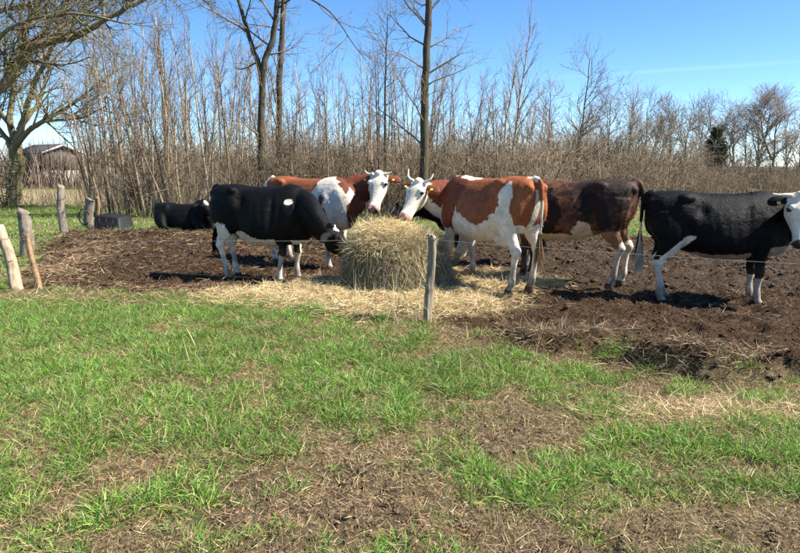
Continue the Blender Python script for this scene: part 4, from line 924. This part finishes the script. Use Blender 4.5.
SIDE = [lv(17, 2.3, .028, 40, 80, .3, .05, .10, 7, 4, .45, False, .005), lv(8, .9, .009, 30, 60, .15, .03, .13, 4, 3, .4, False, .004), lv(4, .4, .005, 25, 55, .1, .03, .1, 3, 3, .3, False, .0035)]
def slim(name, label, pix, Y, r0, r1, cfg, extra=(), mt=M_DARK, mc=M_TWIG, seed=0):
    tr = Tree(seed); px, o = foot(pix, Y); p_, r_ = trunk_px(tr, px, Y, r0, r1); tr.spread(p_, r_, cfg)
    for pth, dp, a_, b_ in extra: p_, r_ = trunk_px(tr, pth, Y, a_, b_, 5, dp, 8); tr.spread(p_, r_, [dict(c_, t0=.05) for c_ in cfg])
    return tr.build(name, label, mt, mc, o)
TW = [(c_ if i else dict(c_, n=9)) for i, c_ in enumerate(SIDE)]
slim('alder_tree', 'dark forked trunk rising behind the red and white cow', [(261, 190), (262, 140), (263, 75), (274, 30), (282, -40)], 19.5, .125, .07, TW, [([(263, 76), (252, 45), (240, 5), (226, -40)], [0, .1, .2, .3], .075, .04), ([(278, 8), (300, -4), (330, 12), (352, 42), (366, 60)], [0, -.3, -.8, -1.2, -1.4], .03, .008)], seed=3)
slim('alder_tree', 'straight grey trunk just right of the forked tree', [(279, 185), (279, 110), (280, 60), (284, 0), (286, -40)], 22, .12, .07, TW, seed=4)
slim('alder_tree', 'tallest dark straight trunk behind the bale', [(424, 180), (425, 110), (427, 50), (429, 0), (431, -60)], 19, .14, .085, SIDE, seed=5)
slim('young_tree', 'thin straight dark stem between the two cow heads', [(386, 180), (385, 110), (386, 55), (388, 15)], 21, .06, .012, [lv(22, 1.5, .016, 35, 65, .25, .08, .1, 6, 3, .5, False, .004), lv(6, .6, .006, 30, 55, .15, .04, .1, 3, 3, .3, False, .0035)], mt=M_DARK, seed=6)
slim('birch_tree', 'slender pale birch with steep branches, right of the horned cow', [(510, 178), (516, 130), (522, 85), (531, 25)], 23, .065, .01, [lv(26, 2.3, .018, 20, 40, .2, .10, .07, 7, 3, .6, False, .004), lv(7, .7, .006, 20, 45, .15, .06, .1, 4, 3, .3, False, .0035)], mt=M_PALE, seed=7)
slim('birch_tree', 'second slender pale stem beside the slender birch', [(506, 180), (505, 130), (512, 90), (518, 50)], 25, .055, .01, [lv(20, 2.0, .016, 20, 40, .25, .10, .07, 6, 3, .6, False, .004), lv(6, .6, .006, 20, 45, .15, .06, .1, 4, 3, .3, False, .0035)], mt=M_PALE, seed=18)
slim('maple_tree', 'rounded bare tree above the brown cow', [(577, 184), (578, 150), (583, 120), (590, 58)], 27, .10, .012, [lv(26, 2.3, .03, 30, 60, .25, .08, .08, 7, 4, .65, False, .006), lv(9, 1.1, .011, 25, 50, .15, .06, .1, 5, 3, .4, False, .005), lv(4, .5, .006, 25, 45, .1, .04, .1, 3, 3, .3, False, .0045)], mt=M_DARK, seed=9)
FARC = [lv(14, 5.2, .11, 25, 60, .25, .06, .10, 8, 5, .5, False, .016), lv(10, 2.2, .035, 28, 55, .15, .05, .12, 5, 3, .4, False, .014), lv(7, 1.0, .016, 25, 50, .1, .04, .12, 4, 3, .3, False, .012)]
for i, (px, top, lab, Y, r0, wob_) in enumerate(((687, 122, 'small bare tree standing alone left of the far tree row', 62, .18, -3), (733, 108, 'first tall far tree right of the ivy tree', 80, .26, 1), (757, 95, 'broad crowned tree in the middle of the far tree row', 84, .30, 2), (772, 96, 'forked far tree near the right end of the row', 82, .28, 6), (800, 104, 'far tree at the right edge of the picture', 86, .28, 1), (655, 132, 'low bare tree far behind the brown cow', 66, .14, 2), (700, 126, 'slight bare tree between the lone far tree and the ivy tree', 78, .18, 2), (722, 116, 'bare tree close on the right of the ivy tree', 88, .22, -2), (745, 112, 'bare tree between the tall and the broad far trees', 92, .22, 2), (787, 106, 'bare tree between the forked far tree and the right edge', 90, .24, -2))):
    tr = Tree(20 + i); px_, o = foot([(px, 182), (px + wob_ * .4, 150), (px + wob_, top + 6)], Y); p_, r_ = trunk_px(tr, px_, Y, r0, .03); tr.spread(p_, r_, FARC)
    if i in (2, 3): p_, r_ = trunk_px(tr, [(px, 160), (px + (9 if i == 2 else -9), 135), (px + (14 if i == 2 else -12), 106)], Y, .15, .03, 5, None, 6); tr.spread(p_, r_, FARC)
    tr.build('bare_tree', lab, M_FAR, M_FAR, o)
MIDC = [lv(20, 2.4, .03, 28, 58, .25, .08, .09, 7, 4, .6, False, .008), lv(8, 1.1, .012, 25, 50, .15, .06, .1, 5, 3, .4, False, .007), lv(4, .5, .008, 25, 45, .1, .04, .1, 3, 3, .3, False, .006)]
for i, (px, top, Y, lab) in enumerate(((548, 92, 31, 'bare tree directly right of the slender birch'), (607, 96, 34, 'bare tree just right of the rounded tree above the brown cow'), (628, 104, 33, 'second bare tree right of the rounded tree above the brown cow'), (648, 108, 37, 'bare tree above the gap between the brown and the right cow'), (668, 118, 40, 'bare tree above the rump of the right black cow'))):
    slim('young_tree', lab, [(px, 184), (px + random.uniform(-2, 2), 150), (px + random.uniform(-5, 5), top)], Y, .085, .012, MIDC, mt=M_TWIG if i % 2 else M_DARK, seed=70 + i)
# ivy clad tree: trunk, crown and a sleeve of leaves
Y = 74; tr = Tree(40); px_, o = foot([(711, 182), (712, 150), (710, 116)], Y); p_, r_ = trunk_px(tr, px_, Y, .22, .03); tr.spread(p_, r_, FARC); iv = tr.build('ivy_tree', 'far tree clad in dark green ivy', M_FAR, M_FAR, o)
n = 7000; z = rng.beta(1.3, 1.7, n) * 5.6 + .3; rad = (1.25 * np.sin(np.clip(z / 6.4, 0, 1) * math.pi) ** .8 * (0.55 + .9 * fbm(np.c_[z * .8, np.zeros(n)], 7, 2))) * np.sqrt(rng.random(n)); a = rng.uniform(0, 6.28, n)
rad *= .5 + fbm(np.c_[np.cos(a) * 1.2, np.sin(a) * 1.2, z * .7], 9, 3)
lf = strands('ivy_leaves', np.c_[np.cos(a) * rad, np.sin(a) * rad, z], rand_dir(n, -.8, .6), rng.uniform(.12, .3, n), rng.uniform(.08, .16, n), palette(n, [(.035, .06, .022), (.05, .08, .03), (.025, .045, .018)]), .3, .3)
li = link('ivy_leaves', lf, M_GRASS, iv); li['kind'] = 'stuff'

# thicket saplings: eight shapes, each copied through the wood
SH = []
for i in range(10):
    tr = Tree(60 + i); hgt = 6.0; nn = 9; base = np.zeros(3); pts = [base]; d = norm(np.array([tr.r.normal() * .05, tr.r.normal() * .05, 1]))
    for k in range(nn - 1): d = norm(d + tr.r.normal(size=3) * .035 + np.array([0, 0, .04])); pts.append(pts[-1] + d * hgt / (nn - 1))
    pts = np.array(pts); rad = np.linspace(.05, .008, nn); tr.trunk.add(pts, rad, 6)
    tr.spread(pts, rad, [lv(19 if i % 2 else 14, 1.2, .012, 18, 48, .22, .10, .09, 6, 3, .55, False, .0042), lv(7, .55, .0058, 20, 50, .15, .06, .1, 4, 3, .3, False, .0038)])
    SH.append((tr.trunk.build('trunk'), tr.crown.build('crown')))
    SH[-1][0].materials.append(M_PALE if i % 3 else M_TWIG); SH[-1][1].materials.append(M_TWIG)
top_px = np.array([(60, 90), (95, 40), (130, 20), (200, 28), (240, 50), (290, 70), (340, 50), (400, 55), (470, 70), (530, 85), (560, 98), (640, 108), (680, 125), (700, 156), (820, 162)], float)
GRP = {0: ('thin bare sapling in the thicket left of the forked trunk', 'saplings left of the forked trunk'), 1: ('thin bare sapling in the thicket behind the bale and the feeding cows', 'saplings behind the bale'), 2: ('low bare sapling in the thicket behind the brown and the right cow', 'saplings at the right')}
def add_sapling(px, Y, hgt, v, zr, tilt):
    p = at(px, 190, Y); z = h1(p[0], p[1]); gidx = 0 if px < 255 else (1 if px < 545 else 2)
    root = empty('sapling', (p[0], p[1], z - .05), zr); root.rotation_euler = (tilt[0], tilt[1], zr); s = hgt / 6.0; root.scale = (max(s, .8), max(s, .8), s); tag(root, GRP[gidx][0], 'sapling', GRP[gidx][1])
    for nm, me in zip(('trunk', 'crown'), SH[v]): link(nm, me, None, root)
NS = 225
for i in range(NS):
    u = i / NS
    px = (lerp(86, 255, (i * .618034) % 1) if u < .33 else lerp(255, 545, (i * .618034) % 1) if u < .78 else lerp(545, 700, (i * .618034) % 1)) + random.uniform(-3, 3)
    Y = random.uniform(19.5, 31) if px < 545 else random.uniform(24, 38)
    tp = np.interp(px, top_px[:, 0], top_px[:, 1]) + abs(random.gauss(0, 40)); tp = min(tp, 158)
    add_sapling(px, Y, max(1.9, CAM_H + (166 - tp) * Y / 640), random.randrange(10), random.uniform(0, 6.28), (random.gauss(0, .05), random.gauss(0, .05)))

# bare multi-stemmed shrubs, six shapes copied along the wood
BS = []
for i in range(6):
    tr = Tree(90 + i)
    for k in range(9):
        a = tr.r.uniform(0, 6.28); d = np.array([math.cos(a) * .38, math.sin(a) * .38, 1.0]); P_, R_ = tr.limb((math.cos(a) * .12, math.sin(a) * .12, 0), d, 2.8 * tr.r.uniform(.6, 1.1), .02, .006, 7, .10, .03, 0, 4, 'trunk')
        tr.spread(P_, R_, [lv(8, 1.1, .010, 25, 65, .15, .05, .13, 5, 3, .45, False, .0055), lv(5, .5, .006, 25, 60, .15, .03, .14, 3, 3, .3, False, .005)])
    BS.append((tr.trunk.build('stems'), tr.crown.build('twigs'))); BS[-1][0].materials.append(M_TWIG); BS[-1][1].materials.append(M_TWIG)
SG = {0: ('bare twiggy shrub under the saplings left of the forked trunk', 'shrubs left of the forked trunk'), 1: ('bare twiggy shrub in the wood edge behind the bale', 'shrubs behind the bale'), 2: ('bare twiggy shrub behind the brown cow and the right cow', 'shrubs at the right')}
for i in range(130):
    u = i / 130; px = random.uniform(92, 255) if u < .12 else random.uniform(255, 545) if u < .5 else random.uniform(545, 820)
    Y = (random.uniform(18.5, 27) if px < 545 else random.uniform(22, 44)) if i % 4 else random.uniform(40, 62); p = at(px, 190, Y); gi = 0 if px < 255 else 1 if px < 545 else 2
    tp = np.interp(px, [80, 545, 600, 680, 705, 820], [128, 126, 130, 145, 164, 168]) + random.uniform(-4, 24 if px < 690 else 10); s = max(.35, (CAM_H + (166 - tp) * Y / 640) / 2.9)
    root = empty('bare_shrub', (p[0], p[1], h1(p[0], p[1]) - .05), random.uniform(0, 6.28)); root.scale = (s * random.uniform(.9, 1.3), s, s); tag(root, SG[gi][0], 'shrub', SG[gi][1])
    for nm, me in zip(('stems', 'twigs'), BS[i % 6]): link(nm, me, None, root)

# undergrowth: brambles, dead stems, pale grass at the wood's edge
def belt(name, n, px0, px1, Y0, Y1, topf, cols, wid, label, cat, mat=M_STEM, lean=.22, bend=.15):
    px = rng.uniform(px0, px1, n); Y = rng.uniform(Y0, Y1, n); X = (px - 400) / 640 * Y * 1.015
    top = np.interp(px, topf[:, 0], topf[:, 1]); hgt = np.maximum(.3, (CAM_H + (166 - top) * Y / 640)) * rng.beta(2.2, 1.6, n) * (.6 + .8 * fbm(np.c_[X * .35, Y * .2], 15, 3))
    d = np.c_[rng.normal(size=n) * lean, rng.normal(size=n) * lean, np.ones(n)]
    me = strands(name, np.c_[X, Y, height(X, Y) - .05], d, hgt, wid * rng.uniform(.6, 1.5, n) * Y / 24, palette(n, cols, .2) * (.45 + 1.0 * fbm(np.c_[X * .45, Y * .3], 19, 3))[:, None], bend, 0); tag(link(name, me, mat), label, cat, kind='stuff')
TT = lambda *a: np.array(a, float)
BR = [(.26, .205, .14), (.20, .155, .10), (.36, .29, .20), (.15, .112, .074), (.23, .172, .115)]
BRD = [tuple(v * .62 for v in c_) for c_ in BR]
belt('undergrowth_stems', 5000, 88, 560, 19, 34, TT((70, 138), (250, 136), (560, 138)), BR, .011, 'dense brown stems of undergrowth filling the wood', 'undergrowth')
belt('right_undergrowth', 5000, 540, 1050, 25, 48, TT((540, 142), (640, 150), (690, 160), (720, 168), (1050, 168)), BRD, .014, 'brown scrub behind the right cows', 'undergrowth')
belt('far_woodland', 20000, -120, 1000, 42, 70, TT((-120, 132), (250, 132), (420, 136), (600, 140), (690, 156), (720, 162), (1000, 163)), [(.15, .11, .082), (.20, .15, .115), (.115, .086, .066)], .026, 'far brown woodland behind the thicket', 'woodland')
# criss-cross twigs low in the wood
n = 10000; px = rng.uniform(92, 1000, n); px = np.where((px < 250) & (rng.random(n) < .5), px + 300, px); Y = rng.uniform(18.5, 36, n); Y = np.where(px > 560, Y + 6, Y); X = (px - 400) / 640 * Y; z = rng.beta(1.2, 2.0, n) * np.interp(px, [60, 250, 560, 700, 1000], [4.2, 4.2, 3.4, 1.5, 1.4])
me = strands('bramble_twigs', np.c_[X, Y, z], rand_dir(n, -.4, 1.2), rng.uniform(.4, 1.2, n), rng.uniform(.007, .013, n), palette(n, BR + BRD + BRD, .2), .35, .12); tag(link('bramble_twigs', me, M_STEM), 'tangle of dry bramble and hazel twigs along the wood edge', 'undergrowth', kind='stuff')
belt('dead_reed_grass', 9000, -120, 250, 25.5, 31, TT((-120, 186), (90, 186), (110, 192), (250, 196)), [(.55, .44, .27), (.45, .34, .2), (.62, .52, .34)], .012, 'pale dead grass under the oak and the saplings', 'dry grass', M_STRAW, .3, .3)
belt('dead_edge_grass', 8000, 230, 1000, 18, 26, TT((230, 196), (1000, 190)), [(.45, .35, .22), (.36, .26, .16), (.52, .42, .28)], .011, 'pale dead grass along the wood edge behind the cows', 'dry grass', M_STRAW, .3, .3)
# a small evergreen shrub by the oak
n = 700; c = at(3, 185, 24.5); a = rng.uniform(0, 6.28, n); rr = np.sqrt(rng.random(n)) * .9; z = rng.random(n) ** .8 * 2.0; P_ = np.c_[np.cos(a) * rr * (1 - .3 * z / 2), np.sin(a) * rr, z] ; P_ += .3 * (np.c_[fbm(P_ * 1.5, 3, 2), fbm(P_ * 1.5 + 9, 4, 2), np.zeros(n)] - .5)
root = empty('shrub', (c[0], c[1], 0)); tag(root, 'dull green shrub at the foot of the oak', 'shrub')
o = link('foliage', strands('foliage', P_, rand_dir(n, -.3, 1.2), rng.uniform(.08, .22, n), .035, palette(n, [(.13, .135, .05), (.18, .17, .07), (.10, .10, .045)]), .3, .2), M_GRASS, root)
t_ = Tubes(); [t_.add(np.array([(0, 0, -.1), (k * .2, .1 * k, .8), (k * .45, .2 * k, 1.6)]), np.array([.03, .02, .008]), 5) for k in (-1, -.3, .5, 1)]; link('stem', t_.build('stem'), M_TWIG, root)

# ------------------------------------------------------------------ barn
def make_barn():
    Y = 50; c = at(51, 186, Y); W, Dp = 4.7, 4.2; gl = h1(c[0], Y); root = empty('barn', (c[0], Y, gl), R(0)); root.rotation_euler = (0, 0, R(-36)); tag(root, 'low barn with dark roof and pale gable behind the oak', 'barn')
    W, Dp = 4.3, 2.7
    def box(nm, x0, x1, y0, y1, z0, z1, mat, par=root):
        V = np.array([(x, y, z) for z in (z0, z1) for x, y in ((x0, y0), (x1, y0), (x1, y1), (x0, y1))]); return link(nm, mesh_np(nm, V, [np.array([(3, 2, 1, 0), (4, 5, 6, 7), (0, 1, 5, 4), (1, 2, 6, 5), (2, 3, 7, 6), (3, 0, 4, 7)])]), mat, par)
    brick = simple_mat('pale_brick', (.36, .31, .26), .9, 14, .15); clad = simple_mat('dark_cladding', (.09, .07, .055), .8, 12, .12); rf = simple_mat('dark_roof_tiles', (.045, .042, .044), .8, 4, .25, spec=.2); wh = simple_mat('white_bargeboard', (.5, .48, .46), .7, 4, .08)
    hw, hd = W / 2, Dp / 2; ez, rz = 2.45, 3.02
    box('wall', -hw, hw, -hd, hd, -.2, 1.15, brick)
    cw = box('cladding', -hw - .03, hw + .03, -hd - .03, hd + .03, 1.15, ez, clad)
    # gable triangles
    for s in (-1, 1):
        V = np.array([(s * hw, -hd, ez), (s * hw, hd, ez), (s * hw, 0, rz - .03), (s * (hw - .1), -hd, ez), (s * (hw - .1), hd, ez), (s * (hw - .1), 0, rz - .03)])
        link('gable', mesh_np('gable', V, [np.array([(0, 1, 2), (5, 4, 3)]), np.array([(0, 3, 4, 1), (1, 4, 5, 2), (2, 5, 3, 0)])]), clad, root)
        for sy in (-1, 1):
            V = []
            for e in (0.0, .14):
                for x in (hw + .16, hw + .22):
                    V += [(s * x, sy * (hd + .25), ez - .14 + e - .02), (s * x, 0, rz + e - .1)]
            link('bargeboard', mesh_np('bargeboard', np.array(V), [np.array([(0, 1, 3, 2), (4, 6, 7, 5), (0, 4, 5, 1), (2, 3, 7, 6), (0, 2, 6, 4), (1, 5, 7, 3)])]), wh, root)
    for sy in (-1, 1):
        V = []
        for e in (0, .07):
            for x in (-hw - .16, hw + .16): V += [(x, sy * (hd + .28), ez - .14 + e), (x, 0, rz + e)]
        link('roof', mesh_np('roof', np.array(V), [np.array([(0, 2, 3, 1), (4, 5, 7, 6), (0, 1, 5, 4), (2, 6, 7, 3), (0, 4, 6, 2), (1, 3, 7, 5)])]), rf, root)
make_barn()
